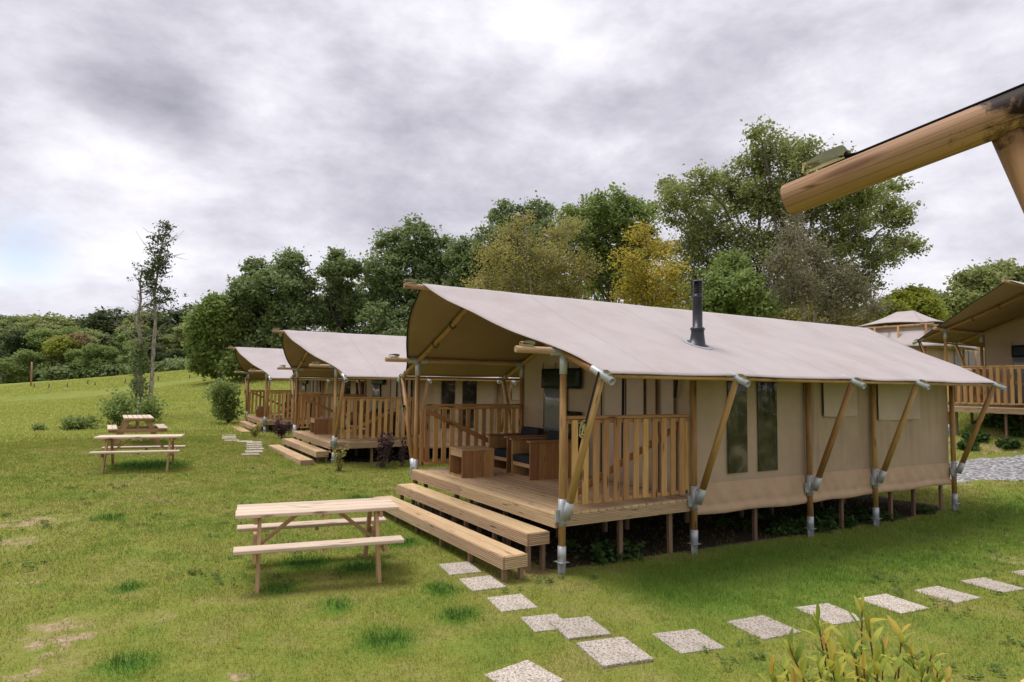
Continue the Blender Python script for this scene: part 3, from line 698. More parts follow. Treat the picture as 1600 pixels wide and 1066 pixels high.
    grooved(f_, (-.068, .02, -.030-fh/2), (-.068, 2.3, -.030-fh/2), fh, (-1, 0, 0)); grooved(f_, (-.068, 2.304, -.030-fh/2), (-.068, TW-.02, -.030-fh/2), fh, (-1, 0, 0))
    for yy, o_ in ((.042, -1), (TW-.042, 1)): grooved(f_, (-.05, yy, -.030-fh/2), (X2, yy, -.030-fh/2), fh, (0, o_, 0))
    f_.build('fascia', ['fascia_wood', 'leg_wood'], dk)
    m = MB()
    for yy in np.linspace(.3, TW-.3, 6): m.beam((-.04, yy, -.10), (X5, yy, -.10), .045, .12)
    m.box((X2+.02, .14, -.045), (X5-.02, TW-.14, -.02)); m.build('floor_frame', 'frame_dark', T)
    stakes = [(x_, y_) for x_ in (.12, .95, 1.75, 2.15, 3.35, 4.6, 5.35, 6.7, 7.4, 8.3) for y_ in (.16, 1.4, 2.8, TW-.16)]
    for x_, y_ in stakes:
        m = MB(); g0 = gz(x_, y_); dx_ = random.uniform(-.01, .01)
        m.beam((x_+dx_, y_, g0-.15), (x_, y_, -.05), .045, .055, up=(1, 0, 0)); m.build('support_stake', 'stake_wood', T)
    if steps:
        for (x0, x1, z, y0, y1, hh) in ((-.365, -.085, -.20, .12, 3.95, .135), (-.745, -.455, -.365, -.02, 3.93, .13)):
            m = MB(); w_ = (x1-x0-.022)/2
            for k in range(2): m.box((x0+.020+k*(w_+.003), y0+.018, z-.028), (x0+.020+k*(w_+.003)+w_-.006, y1-.018, z), ch=.004)
            st = m.build('step', 'deck_wood', T)
            f_ = MB(); zz = z-.002-hh/2
            ym = y0+1.55+random.random()*.3
            grooved(f_, (x0+.006, y0, zz), (x0+.006, ym, zz), hh, (-1, 0, 0)); grooved(f_, (x0+.006, ym+.003, zz), (x0+.006, y1, zz), hh, (-1, 0, 0))
            for yy, o_ in ((y0+.004, -1), (y1-.004, 1)): grooved(f_, (x0+.020, yy, zz), (x1, yy, zz), hh, (0, o_, 0))
            f_.build('riser_board', ['fascia_wood', 'leg_wood'], st)
            for yy in np.linspace(y0+.08, y1-.08, 6):
                for xx in (x0+.06, x1-.03):
                    l_ = MB(); l_.beam((xx, yy, gz(xx, yy)-.1), (xx, yy, z-.03), .045, .045, up=(1, 0, 0)); l_.build('step_leg', 'stake_wood', st)
    # ---- railings
    railing(T, (.07, .062), (X2-.07, .062), ztop, 12, diag='up', out=-1)
    railing(T, (.07, TW-.062), (X2-.07, TW-.062), ztop, 12, diag='down', out=1)
    if rail_front: railing(T, (-.03, .05), (-.03, TW-.05), ztop, 26, diag='up', out=1)
    # ---- canvas walls
    def wallgrid(p0, p1, z0, z1f, amp=.012, seed=0, nu=60, nv=16, nrm=(0, -1, 0)):
        mb = MB(); p0 = V3(*p0, 0); p1 = V3(*p1, 0); n_ = V3(*nrm); rr = np.random.default_rng(seed); ph = rr.random(6)*6
        def f(u, v_):
            p = p0+(p1-p0)*u; z1 = z1f(p[0], p[1]); z = z0+(z1-z0)*v_
            w_ = math.sin(u*31+ph[0]+v_*1.5)*.4+math.sin(u*57+ph[1]-v_)*.3+math.sin(u*13+ph[2]+v_*2)*.6
            q = p+n_*((amp*w_+(.011*math.sin(u*83+ph[4]+v_*2.2)*(amp > .03)))*(.35+.65*math.sin(math.pi*min(max(v_, 0), 1)))*(.4+.6*math.sin(u*9+ph[3])**2)); return (q[0], q[1], z)
        mb.grid(f, nu, nv); return mb
    for side, Y, s_ in ((0, .07, -1), (1, TW-.07, 1)):
        sk0 = .17
        for i in range(1, 4):
            a_, b_ = XS[i], XS[i+1]
            if i == 3: b_ = X5-.02
            amp = .014 if i == 1 else .042
            wl = wallgrid((a_, Y), (b_, Y), sk0-.03 if i < 3 else sk0-.05, lambda x, y: roofz(x, y)-.012, amp, i+10*side, 50 if i == 1 else 150, 14, (0, s_, 0)).build('wall_panel', 'wall_canvas', T)
            mb = MB(); ph = i*2.1
            def f(u, v_):
                x = a_+(b_-a_)*u; zt = sk0-.03*(i == 3)-.012*u; zbt = -.215-.035*u*(i == 1)-.03*(i == 2)-.03*(i == 3)
                prof = [(0, .018, 1), (.25, .03, .72), (.50, .035, .48), (.66, .030, .33), (.72, .022, .27), (.80, .045, .20), (.93, .050, .07), (1, .028, 0)]
                o_ = np.interp(v_, [q[0] for q in prof], [q[1] for q in prof]); zz = np.interp(v_, [q[0] for q in prof], [q[2] for q in prof])
                wv = .010*math.sin(u*22+ph+v_*3)*math.sin(math.pi*v_)+.008*math.sin(u*47+ph*2-v_*5)*math.sin(math.pi*v_)
                return (x, Y+s_*(o_+wv), zbt+(zt-zbt)*zz+.008*math.sin(u*11+ph)*(1-zz))
            mb.grid(f, 50, 16); mb.build('wall_skirt', 'skirt_canvas', T)
        def flat(x0, x1, z0, z1, off=.022, sag=0.0):
            mb = MB()
            vs = []
            nn = 8
            for k in (0, 1):
                for j in range(nn+1):
                    u = j/nn; xx = x0+(x1-x0)*u
                    vs.append((xx, Y+s_*(off+.004*math.sin(u*9)), z1)); vs.append((xx, Y+s_*(off+.004*math.sin(u*5+2)), z0-sag*math.sin(math.pi*u)))
                off_ = off
            m1 = [(2*j, 2*j+1, 2*j+3, 2*j+2) for j in range(nn)]
            half = 2*(nn+1)
            vs = vs[:half]+[(a1, a2-s_*.006, a3) for a1, a2, a3 in vs[:half]]
            m2 = [(half+2*j+2, half+2*j+3, half+2*j+1, half+2*j) for j in range(nn)]
            edges = [(0, 2*nn, half+2*nn, half)] if False else []
            mb.add(vs, m1+m2+[(2*j, 2*j+2, half+2*j+2, half+2*j) for j in range(nn)]+[(2*j+3, 2*j+1, half+2*j+1, half+2*j+3) for j in range(nn)]+[(0, half, half+1, 1), (2*nn, 2*nn+1, half+2*nn+1, half+2*nn)], vs)
            return mb
        for x0, x1, z0 in ((2.70, 3.075, .265), (3.297, 3.70, .26)):
            w_ = flat(x0, x1, z0, 1.62, .024).build('window', 'window_film', T)
        for x0, x1, z0 in ((4.76, 5.60, .985), (6.19, 7.43, .91)):
            flat(x0, x1, z0, 1.62, .040, .012).build('window_flap', 'light_canvas', T)
    wallgrid((X5-.03, .07), (X5-.03, TW-.07), -.24, lambda x, y: roofz(x, y)-.012, .012, 44, 60, 14, (1, 0, 0)).build('rear_wall', 'wall_canvas', T)
    wallgrid((X2+.01, TW-.08), (X2+.01, .08), 0.0, lambda x, y: roofz(x, y)-.012, .008, 45, 60, 14, (-1, 0, 0)).build('front_wall', 'wall_canvas', T)
    def fpan(y0, y1, z0, z1, mat, name, off=.03, thick=.008, parent=T, amp=.006):
        mb = MB(); ny = 10
        def f(u, v_):
            y = y0+(y1-y0)*u; return (X2-off-amp*math.sin(u*math.pi*3+v_*2), y, z0+(z1-z0)*v_)
        mb.grid(f, ny, 6); o = mb.build(name, mat, parent); s2 = o.modifiers.new('thick', 'SOLIDIFY'); s2.thickness = thick; return o
    w_ = fpan(2.66, 3.33, .02, 1.36, 'grey_film', 'door_window')
    fpan(2.26, 3.33, 1.34, 1.66, 'dark_pvc', 'rolled_blind', .05, .03, w_)
    for yy in (2.27, 2.60, 2.95, 3.32): 
        mb = MB(); mb.beam((X2-.05, yy, 1.64), (X2-.05, yy, 1.76), .008, .01, up=(1, 0, 0)); mb.build('blind_tie', 'black_strap', w_)
    fpan(2.28, 2.64, .02, .98, 'window_film', 'door_window')
    fpan(1.24, 1.72, .02, 1.62, 'light_canvas', 'door_flap', .035); fpan(.86, 1.225, .02, 1.62, 'light_canvas', 'door_flap', .035)
    fpan(.30, .53, .02, 1.60, 'light_canvas', 'door_flap', .035); fpan(.62, .80, .02, 1.60, 'wall_canvas', 'door_flap', .045)
    mb = MB()
    mb.beam((X2-.055, 1.755, .05), (X2-.055, 1.755, 1.6), .02, .010, up=(1, 0, 0)); mb.build('door_zip', 'black_strap', T)
    mb = MB(); mb.beam((X2-.06, 1.275, .3), (X2-.06, 1.265, 1.6), .04, .012, up=(1, 0, 0)); mb.build('door_zip', 'black_strap', T)
    mb = MB(); mb.beam((X2-.06, .26, 1.25), (X2-.06, .20, 1.62), .035, .010, up=(1, 0, 0)); mb.build('hanging_strap', 'black_strap', T)
    # slim black retaining straps where the cloth is tied to the poles
    for yy in (.7, 1.3, 2.8, 3.4):
        mb = MB(); z_ = np.interp(abs(yy-ridge), [0, 2.04], [hr, hp])-.105; d_ = .045
        mb.tube([(d_*math.cos(t)*.0+.0+.05*math.cos(t), yy, z_-.015+.05*math.sin(t)) for t in np.linspace(0, 2*math.pi, 13)], .008, 5, caps=False); mb.build('retaining_strap', 'black_strap', T)
    return T

# ---- furniture
def make_coffee_table():
    t = empty('coffee_table'); m = MB(); L_, D_, H_ = .53, .50, .42      # planked sides face +-y, open ends +-x
    for s_ in (-1, 1):
        m = MB(); w_ = L_/3
        for k in range(3): m.box((-L_/2+k*w_+.002, s_*(D_/2-.012)-.012, 0), (-L_/2+(k+1)*w_-.002, s_*(D_/2-.012)+.012, H_-.026), ch=.002, axis=2)
        m.build('side_panel', 'chair_wood', t)
    m = MB()
    for k in range(4): m.box((-L_/2, -D_/2+k*D_/4+.002, H_-.024), (L_/2, -D_/2+(k+1)*D_/4-.002, H_), ch=.002, axis=0)
    m.build('tabletop', 'leg_wood', t)
    for x in (-L_/2+.02, L_/2-.02):
        m = MB(); m.box((x-.012, -D_/2+.026, H_-.12), (x+.012, D_/2-.026, H_-.028)); m.build('apron', 'leg_wood', t)
        m = MB(); m.box((x-.015, -D_/2+.026, .0), (x+.015, D_/2-.026, .03)); m.build('foot_rail', 'chair_wood', t)
    return t
def make_chair():
    t = empty('armchair'); L_, W_, H_ = .76, .56, .565      # faces -x
    for s_ in (-1, 1):
        m = MB(); w_ = L_/5; y = s_*(W_/2-.014)
        for k in range(5): m.box((k*w_+.002, y-.013, 0), ((k+1)*w_-.002, y+.013, H_-.022), ch=.002, axis=2)
        m.build('side_panel', 'chair_wood', t)
        m = MB(); m.box((-.025, y-.05, H_-.020), (L_+.02, y+.05, H_+.006), ch=.004); m.build('armrest', 'chair_wood', t)
    m = MB(); m.box((.02, -W_/2+.03, .17), (.045, W_/2-.03, .26)); m.box((.05, -W_/2+.03, .20), (L_-.04, W_/2-.03, .225)); m.box((.03, -W_/2+.03, .0), (.07, W_/2-.03, .04)); m.build('seat_frame', 'leg_wood', t)
    m = MB(); m.box((L_-.06, -W_/2+.03, .0), (L_-.03, W_/2-.03, .56)); m.build('back_panel', 'chair_wood', t)
    for nm, c0, c1, tilt in (('seat_cushion', (.0, -W_/2+.035, .228), (L_-.12, W_/2-.035, .335), 0), ('back_cushion', (L_-.20, -W_/2+.04, .33), (L_-.07, W_/2-.04, .70), .22)):
        m = MB(); m.box(c0, c1); o = m.build(nm, 'dark_fabric', t, bevel=.022)
        o.modifiers['bevel'].segments = 4
        if tilt:
            R_ = Matrix.Translation((L_-.2, 0, .33)) @ Matrix.Rotation(tilt, 4, 'Y') @ Matrix.Translation((-L_+.2, 0, -.33)); o.data.transform(R_)
    return t
def make_picnic(L_=1.58, wt=.62, npl=4, nb=1, bw=.19, bo=.50, H_=.69, bh=.42, tucked=True):
    """long axis x"""
    t = empty('picnic_table'); m = MB(); pw = wt/npl
    for k in range(npl): m.box((-L_/2+random.uniform(-.006, .006), -wt/2+k*pw+.007, H_-.036), (L_/2+random.uniform(-.006, .006), -wt/2+(k+1)*pw-.007, H_+random.uniform(-.002, .002)), ch=.006)
    m.build('tabletop', 'pale_wood', t)
    for s_ in (-1, 1):
        m = MB(); y = s_*bo; w_ = bw/nb
        for k in range(nb): m.box((-L_/2, y-bw/2+k*w_+.002*(nb > 1), bh-.038), (L_/2, y-bw/2+(k+1)*w_-.002*(nb > 1), bh), ch=.007)
        m.build('bench', 'pale_wood', t)
    for xs in (-1, 1):
        x = xs*(L_/2-.22)
        for s_ in (-1, 1):
            m = MB(); m.beam((x, s_*(wt/2+.17), -.04), (x, s_*(wt/2-.13), H_-.038), .036, .098, up=(0, 1, 0), ch=.003); m.build('leg', 'leg_wood', t)
        m = MB(); m.beam((x+xs*.038, -bo-bw/2+.02, bh-.082), (x+xs*.038, bo+bw/2-.02, bh-.082), .034, .084, ch=.003); m.build('bench_bearer', 'leg_wood', t)
        m = MB(); m.beam((x+xs*.038, -wt/2+.03, H_-.07), (x+xs*.038, wt/2-.03, H_-.07), .034, .065, ch=.003); m.build('top_bearer', 'leg_wood', t)
        m = MB(); m.beam((x-xs*.02, 0, bh-.08), (x-xs*.40, 0, H_-.045), .034, .06, up=(0, 1, 0), ch=.003); m.build('diagonal_brace', 'leg_wood', t)
    m = MB(); m.beam((0.05, -wt/2+.03, H_-.062), (0.05, wt/2-.03, H_-.062), .034, .05); 
    m.build('centre_batten', 'leg_wood', t)
    for s_ in (-1, 1):
        m = MB(); m.beam((.03, s_*bo-.08, bh-.058), (.03, s_*bo+.08, bh-.058), .034, .04); m.build('bench_batten', 'leg_wood', t)
    return t

g1 = lambda x, y: G(x, y)
tent1 = make_tent(base=g1)
tag(tent1, 'nearest safari tent with beige canvas roof, black stovepipe and wooden porch', 'tent', 'safari tents on wooden decks')
# the tents further on stand on their own ground, so their posts reach their own heights
def further(ox, oy, oz, rz, label):
    t = copy_tree(tent_b, loc=(ox, oy, oz), rz=rz, label=label, group='safari tents on wooden decks'); return t
tent_b = make_tent(base=lambda x, y: -.52, chimney=False); tent_b.location = (.1174, 9.1781, -.0041); tent_b.rotation_euler = (0, 0, -.012)
tag(tent_b, 'middle safari tent of the row, with purple shrubs in front of its railing', 'tent', 'safari tents on wooden decks')
further(.324, 18.6666, -.025, -.0109, 'farthest safari tent of the row, partly hidden, beside a leafy bush')
T4 = V3(14.72, -1.08, .99)
tent4 = make_tent(hc=2.02, hr=2.98, rail_front=True, steps=False, chimney=False, ztop=1.05, base=lambda x, y: G(x+14.72, y-1.08)-.99, xf=-.62)
tent4.location = tuple(T4); tent4.rotation_euler = (0, 0, 0)
tag(tent4, 'safari tent on the grassy bank at right, with railing across its porch front', 'tent', 'safari tents on wooden decks')

ct = make_coffee_table(); ct.location = (.485, 3.055, 0); ct.rotation_euler = (0, 0, -.06); tag(ct, 'brown plank cube table on the porch of the nearest tent', 'table', 'cube tables on the porches')
ch = make_chair(); ch.location = (1.0, 2.47, 0); ch.rotation_euler = (0, 0, -.03); tag(ch, 'wooden armchair with dark cushions, nearer the front post on the nearest porch', 'armchair', 'porch armchairs')
copy_tree(ch, loc=(1.10, 3.33, 0), rz=.06, label='wooden armchair with dark cushions behind the first one, by the far railing', group='porch armchairs')
for (ox, oy, oz), nm in (((.1174, 9.1781, -.0041), 'middle'), ((.324, 18.6666, -.025), 'farthest')):
    copy_tree(ct, loc=(ox+.45, oy+2.75, oz), rz=-.02, label='brown plank cube table on the porch of the %s tent' % nm, group='cube tables on the porches')
    copy_tree(ch, loc=(ox+1.15, oy+1.55, oz), rz=0.02, label='armchair seen through the railing of the %s tent, nearer of its pair' % nm, group='porch armchairs')
    copy_tree(ch, loc=(ox+1.15, oy+2.45, oz), rz=-.03, label='armchair seen through the railing of the %s tent, farther of its pair' % nm, group='porch armchairs')

p1 = make_picnic(); p1.location = (-2.33, 1.12, G(-2.33, 1.12)); p1.rotation_euler = (0, 0, math.radians(-10)); tag(p1, 'large pale picnic table closest to the camera beside the wooden steps', 'picnic table', 'picnic tables on the lawn')
c2 = (-3.74, 9.85); copy_tree(p1, loc=(c2[0], c2[1], G(*c2)), rz=math.radians(-10.5), label='picnic table seen side-on across the lawn, in front of the third one', group='picnic tables on the lawn')
p3 = make_picnic(1.75, .72, 6, 2, .23, .60, .74, .46); q = atg(218, 18.3); p3.location = q; p3.rotation_euler = (0, 0, math.radians(91)); tag(p3, 'picnic table seen end-on in front of the bare twin trees', 'picnic table', 'picnic tables on the lawn')

# ---- stepping slabs
def slab(x, y, w_, d_, an, label, dz=0.0, group='stepping stones across the grass'):
    m = MB(); h = .04
    n = 10; pts = []
    for (cx, cy) in ((-1, -1), (1, -1), (1, 1), (-1, 1)): pts.append((cx*w_/2, cy*d_/2))
    m.add([(a_, b_, z_) for z_ in (-h, 0) for a_, b_ in pts], [(3, 2, 1, 0), (4, 5, 6, 7), (0, 1, 5, 4), (1, 2, 6, 5), (2, 3, 7, 6), (3, 0, 4, 7)], [(0, 0, 0)]*8)
    o = m.build('stepping_stone', 'washed_concrete', bevel=.006); e1 = V3(math.cos(math.radians(an)), math.sin(math.radians(an)), 0)
    o.location = (x, y, G(x, y)+.010+dz); gx = (G(x+.2, y)-G(x-.2, y))/.4; gy = (G(x, y+.2)-G(x, y-.2))/.4
    o.rotation_euler = (math.atan(gy)*.6, -math.atan(gx)*.6, math.radians(an)); tag(o, label, 'stepping stone', group)
names = ['slab nearest the wooden steps, first of the path', 'second slab out from the wooden steps', 'third slab out from the wooden steps, just before the overlapping pair',
         'slab half hidden beneath the raised one where the path bends', 'brownish pebbly slab lying over the edge of another where the path bends', 'large slab at the bend, below the brownish raised one',
         'first slab of the right-hand branch, next to the bend', 'slab left of the leafy foreground shrub', 'slab partly hidden by the top of the foreground shrub',
         'slab just right of the foreground shrub tip', 'slab two places right of the foreground shrub tip', 'slab near the right edge, last complete one', 'slab cut by the right edge of the picture',
         'slab cut by the bottom edge of the picture, turned on its corner']
for (x, y, w_, d_, an), nm in zip(SLABS, names):
    slab(x, y, w_, d_, an, 'washed concrete '+nm, .012 if 'brownish' in nm else (-.001 if 'half hidden' in nm else 0))
for i, (px, py) in enumerate(((358, 681), (358, 683.8), (358, 686.6), (362, 689.3), (383, 691), (397, 693), (397, 696), (397, 699.2), (399, 703.2), (397, 707.2), (391, 711.5))):
    x, y, z = hitg(px, py); slab(x, y, .42, .40, -6, '%s stepping stone of the distant path, counted from the farthest tent' % ['first', 'second', 'third', 'fourth', 'fifth', 'sixth', 'seventh', 'eighth', 'ninth', 'tenth', 'nearest'][i], .012, 'distant stepping stones')

# ---- log frame of the tent next to the camera
def camera_tent():
    T = empty('tent_frame', (-2.56, -5.17, G(-2.56, -5.17)), 0, 'close round log with ratchet and strut reaching in at upper right', 'tent frame')
    o = V3(*T.location)
    A = V3(-2.673, -4.731, 1.886); B = V3(-2.551, -5.152, 1.983); d = unit(B-A)
    m = MB(); m.tube([A-o, A+d*.3-o, B+d*1.1-o], [.0425, .043, .045], 32, capch=.004, wob=.004); m.build('ridge_pole', 'log_wood', T)
    S0 = V3(-2.566, -5.199, 1.966)+FW*.04+RT*.030-o; 
    S1 = V3(-2.449, -5.235, 1.738)+FW*.04+RT*.030-o; ds = unit(S1-S0)
    m = MB(); m.tube([S0-ds*.0, S0+ds*2.9], .040, 28, wob=.006); m.build('strut', 'log_wood2', T)
    up_ = unit(np.cross(np.cross(d, V3(0, 0, 1)), d))
    r = ratchet(A+d*.125+up_*.044-o, -d, T, .66)
    m = MB(); p = A+d*.150+up_*.056; m.beam(p-o, A+d*.19+up_*.046-o, .025, .003, up=tuple(up_)); m.beam(A+d*.19+up_*.046-o, B+d*1.1+up_*.047-o, .025, .003, up=tuple(up_)); m.build('strap', 'black_strap', T)
    sd = unit(np.cross(d, up_)); m = MB()
    def f(u, v_):
        q = A+d*(.36+1.2*u)+up_*(.050+.004*u)+unit(B-CPOS+V3(0, 0, .01))*v_*.8*(.2+.8*u)-o; return tuple(q)
    m.grid(f, 12, 6); o2 = m.build('canvas', ['roof_canvas', 'roof_lining'], T); s2 = o2.modifiers.new('cloth', 'SOLIDIFY'); s2.thickness = .004
for nm_, c1_, c2_ in (('log_wood', (.47, .295, .16), (.31, .18, .095)), ('log_wood2', (.38, .23, .10), (.24, .13, .05))):
    wood(nm_, c1_, c2_, knots=.7, var=.05, streak=7, weather=.2, rough=.6, spec=.2)
    # black mould around the joint, under the tent cloth, and a few long drying cracks
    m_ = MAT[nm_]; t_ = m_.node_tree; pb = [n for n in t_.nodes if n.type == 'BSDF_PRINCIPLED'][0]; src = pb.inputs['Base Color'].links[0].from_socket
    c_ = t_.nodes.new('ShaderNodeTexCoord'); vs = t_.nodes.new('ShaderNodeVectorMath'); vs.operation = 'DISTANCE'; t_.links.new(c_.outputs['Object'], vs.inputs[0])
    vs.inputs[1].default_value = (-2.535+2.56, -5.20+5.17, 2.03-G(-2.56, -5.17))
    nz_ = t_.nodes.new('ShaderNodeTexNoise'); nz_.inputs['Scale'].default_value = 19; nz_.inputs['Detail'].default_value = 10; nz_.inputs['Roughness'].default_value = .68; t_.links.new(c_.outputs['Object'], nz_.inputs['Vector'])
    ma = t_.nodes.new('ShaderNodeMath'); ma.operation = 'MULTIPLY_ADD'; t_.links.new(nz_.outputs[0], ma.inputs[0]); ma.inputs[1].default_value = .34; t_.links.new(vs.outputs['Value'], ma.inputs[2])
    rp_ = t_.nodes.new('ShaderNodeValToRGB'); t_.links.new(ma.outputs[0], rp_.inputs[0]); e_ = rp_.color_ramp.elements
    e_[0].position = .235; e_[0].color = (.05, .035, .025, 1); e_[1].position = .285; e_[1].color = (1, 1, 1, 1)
    if nm_ == 'log_wood':
        ga = t_.nodes.new('ShaderNodeAttribute'); ga.attribute_name = 'grain'; mpn = t_.nodes.new('ShaderNodeMapping'); mpn.inputs['Scale'].default_value = (.8, 17, 17); t_.links.new(ga.outputs['Vector'], mpn.inputs[0])
        vo = t_.nodes.new('ShaderNodeTexVoronoi'); vo.feature = 'DISTANCE_TO_EDGE'; vo.inputs['Scale'].default_value = 1.6; t_.links.new(mpn.outputs[0], vo.inputs['Vector'])
        r2 = t_.nodes.new('ShaderNodeValToRGB'); t_.links.new(vo.outputs['Distance'], r2.inputs[0]); e2 = r2.color_ramp.elements; e2[0].position = 0; e2[0].color = (.35, .28, .22, 1); e2[1].position = .03; e2[1].color = (1, 1, 1, 1)
        m2_ = t_.nodes.new('ShaderNodeMixRGB'); m2_.blend_type = 'MULTIPLY'; m2_.inputs[0].default_value = 1; t_.links.new(src, m2_.inputs[1]); t_.links.new(r2.outputs[0], m2_.inputs[2]); src = m2_.outputs[0]
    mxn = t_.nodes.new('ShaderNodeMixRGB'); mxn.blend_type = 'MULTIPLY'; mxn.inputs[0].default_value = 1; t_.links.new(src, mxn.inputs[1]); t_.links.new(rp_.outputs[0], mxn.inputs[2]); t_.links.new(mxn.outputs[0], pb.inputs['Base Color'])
camera_tent()
# corner of a timber step at the bottom right
dm = MB(); q = at(1600, 1060, 3.45)
for k in range(3): dm.box((q[0]-.05+0, q[1]-1.5, q[2]-.30-k*.0), (q[0]+.9, q[1]-.0, q[2]))if k == 0 else None
do = dm.build('timber_step', 'deck_wood', bevel=.004); tag(do, 'pale timber step corner at the bottom right edge', 'step')

# ------------------------------------------------------------------ vegetation
def leaf_cards(centres, rad, per, size, g, flat=.7, upb=.35, shape='diamond', rb=None, clump_tint=.5):
    """per small leaves spread round every centre"""
    n = len(centres)*per; c = np.repeat(centres, per, 0); rd = np.repeat(rad, per)[:, None] if np.ndim(rad) else rad
    off = g.normal(0, .5, (n, 3)); off[:, 2] *= flat; p = c+off*rd
    nr = g.normal(0, 1, (n, 3)); nr[:, 2] = np.abs(nr[:, 2])+upb; nr /= np.linalg.norm(nr, axis=1)[:, None]
    a = np.cross(nr, g.normal(0, 1, (n, 3))); a /= np.linalg.norm(a, axis=1)[:, None]; b_ = np.cross(nr, a)
    s_ = size*(.6+.8*g.random((n, 1)))
    P = np.empty((n, 4, 3)); P[:, 0] = p-a*s_*.6; P[:, 1] = p+b_*s_*.36-a*s_*.05; P[:, 2] = p+a*s_*.6; P[:, 3] = p-b_*s_*.36-a*s_*.05
    ct = np.repeat(g.random(len(centres)), per); r = np.clip(ct*clump_tint+g.random(n)*(1-clump_tint), 0, 1)
    return P.reshape(-1, 3), r
def add_branch(m, p0, p1, r0, r1, g, n=4, bend=.08, sides=6):
    p0 = V3(*p0); p1 = V3(*p1); L_ = np.linalg.norm(p1-p0); pts = [p0]
    for i in range(1, n): pts.append(p0+(p1-p0)*i/n+g.normal(0, bend*L_/n, 3)+V3(0, 0, -.03*L_*math.sin(math.pi*i/n)))
    pts.append(p1); m.tube(pts, list(np.linspace(r0, r1, n+1)), sides, caps=False); return pts
def tree(name, label, base, blobs, leaf, per=26, clumps=60, size=.2, cr=.5, bark='bark', tr=.25, seed=0, group=None, shell=.5, twigs=0, cat='tree', trunk=True, crown_name='crown'):
    """blobs: list of (x,y,z,r) world; trunk from base up; limbs to every blob"""
    g = np.random.default_rng(seed); base = V3(*base); T = empty(name, base, 0, label, cat, group); cen = []; rads = []
    m = MB(); bl = np.array(blobs, float); top = bl[:, 2].max(); cxy = bl[:, :2].mean(0)
    k = V3(cxy[0], cxy[1], base[2]+(top-base[2])*.55)
    tp = add_branch(m, (0, 0, -.3), k-base, tr, tr*.45, g, 6, .05, 9)
    tt = bl[np.argmax(bl[:, 2])]; add_branch(m, k-base, V3(*tt[:3])-base, tr*.45, tr*.12, g, 5, .08, 7)
    for bx, by, bz, br in blobs:
        c = V3(bx, by, bz); fr = tp[min(len(tp)-1, 2+int(g.integers(0, 4)))]
        if c[2]-base[2] < fr[2]: fr = tp[1]
        add_branch(m, fr, c-base, tr*.32, tr*.09, g, 5, .12)
        n = max(6, int(clumps*(br/np.mean(bl[:, 3]))**2)); d = g.normal(0, 1, (n, 3)); d /= np.linalg.norm(d, axis=1)[:, None]
        rr = br*(shell+(1-shell)*g.random(n)**.6)*(.85+.3*g.random(n)); q = c+d*rr[:, None]*np.array([1, 1, .88])
        cen.append(q); rads.append(np.full(n, cr)*(.7+.6*g.random(n)))
        for j in range(0, n, 3): add_branch(m, c-base, q[j]-base, tr*.08, .012, g, 3, .15, 4)
        for j in range(twigs):
            e = c+g.normal(0, 1, 3)*br*.75+V3(0, 0, br*.3); add_branch(m, c-base+g.normal(0, .2, 3)*br, e-base, .02, .006, g, 3, .12, 3)
    if trunk: m.build('trunk', bark, T)
    cen = np.concatenate(cen)-base; rads = np.concatenate(rads)
    P, r = leaf_cards(cen, rads, per, size, g); np_mesh(crown_name, P, 4, r, leaf, T)
    return T
def pxblobs(lst, depth, seed=0, jit=2.0):
    g = np.random.default_rng(seed); out = []
    for e in lst:
        px, py, r = e[:3]; t = depth+(e[3] if len(e) > 3 else g.uniform(-jit, jit)); q = at(px, py, t); out.append((q[0], q[1], q[2], r*t/CF))
    return out
def btree(name, label, lst, depth, base_px, leaf, **k):
    b0 = atg(base_px, depth); return tree(name, label, b0, pxblobs(lst, depth, k.get('seed', 0), k.pop('jit', 2.0)), leaf, **k)

# big oak on the right of the group
btree('oak_tree', 'tallest oak behind the nearest tent, wide ragged crown with one long low limb', [
    (1188, 212, 20), (1215, 240, 34), (1175, 255, 28), (1255, 250, 36), (1300, 262, 34), (1140, 300, 40), (1095, 288, 28), (1060, 320, 38), (1045, 290, 18), (1110, 350, 44), (1080, 385, 36),
    (1190, 310, 50), (1250, 310, 48), (1310, 320, 42), (1350, 300, 32), (1380, 330, 34), (1340, 370, 38), (1290, 390, 44), (1230, 380, 48), (1160, 390, 46), (1400, 385, 26), (1425, 378, 18), (1410, 335, 22),
    (1375, 405, 26), (1120, 430, 40), (1190, 450, 44), (1270, 450, 44), (1340, 440, 36), (1395, 290, 18), (1060, 425, 26)],
    44, 1215, 'leaf_oak', per=40, clumps=60, size=.175, cr=.58, tr=.45, seed=11, shell=.25)
btree('deciduous_tree', 'rounded green tree standing between the yellowing trees behind the roof', [(950, 330, 40), (925, 350, 38), (985, 345, 38), (905, 375, 38), (965, 385, 44), (1000, 385, 34), (930, 420, 40), (985, 430, 40), (1010, 330, 18), (890, 340, 20)],
    52, 950, 'leaf_mid', per=30, clumps=85, size=.23, cr=.55, tr=.3, seed=12, shell=.45)
btree('deciduous_tree', 'dark green tree rising behind the olive birch, left of the round green one', [(795, 340, 30), (840, 338, 28), (815, 370, 40), (770, 385, 36), (860, 370, 30), (800, 420, 44), (745, 420, 34), (850, 420, 40), (730, 390, 22)],
    56, 810, 'leaf_dark', per=30, clumps=90, size=.24, cr=.55, tr=.3, seed=13, shell=.45)
btree('birch_tree', 'thin olive yellow tree just behind the front ridge of the nearest tent', [(800, 365, 26), (775, 400, 32), (830, 400, 34), (870, 370, 26), (890, 350, 18), (860, 410, 36), (800, 440, 36), (850, 455, 38), (760, 440, 24), (905, 420, 34), (890, 455, 34), (740, 455, 22), (820, 340, 14)],
    38, 830, 'leaf_olive', per=18, clumps=66, size=.12, cr=.55, tr=.14, seed=14, shell=.15, twigs=10, bark='pale_bark')
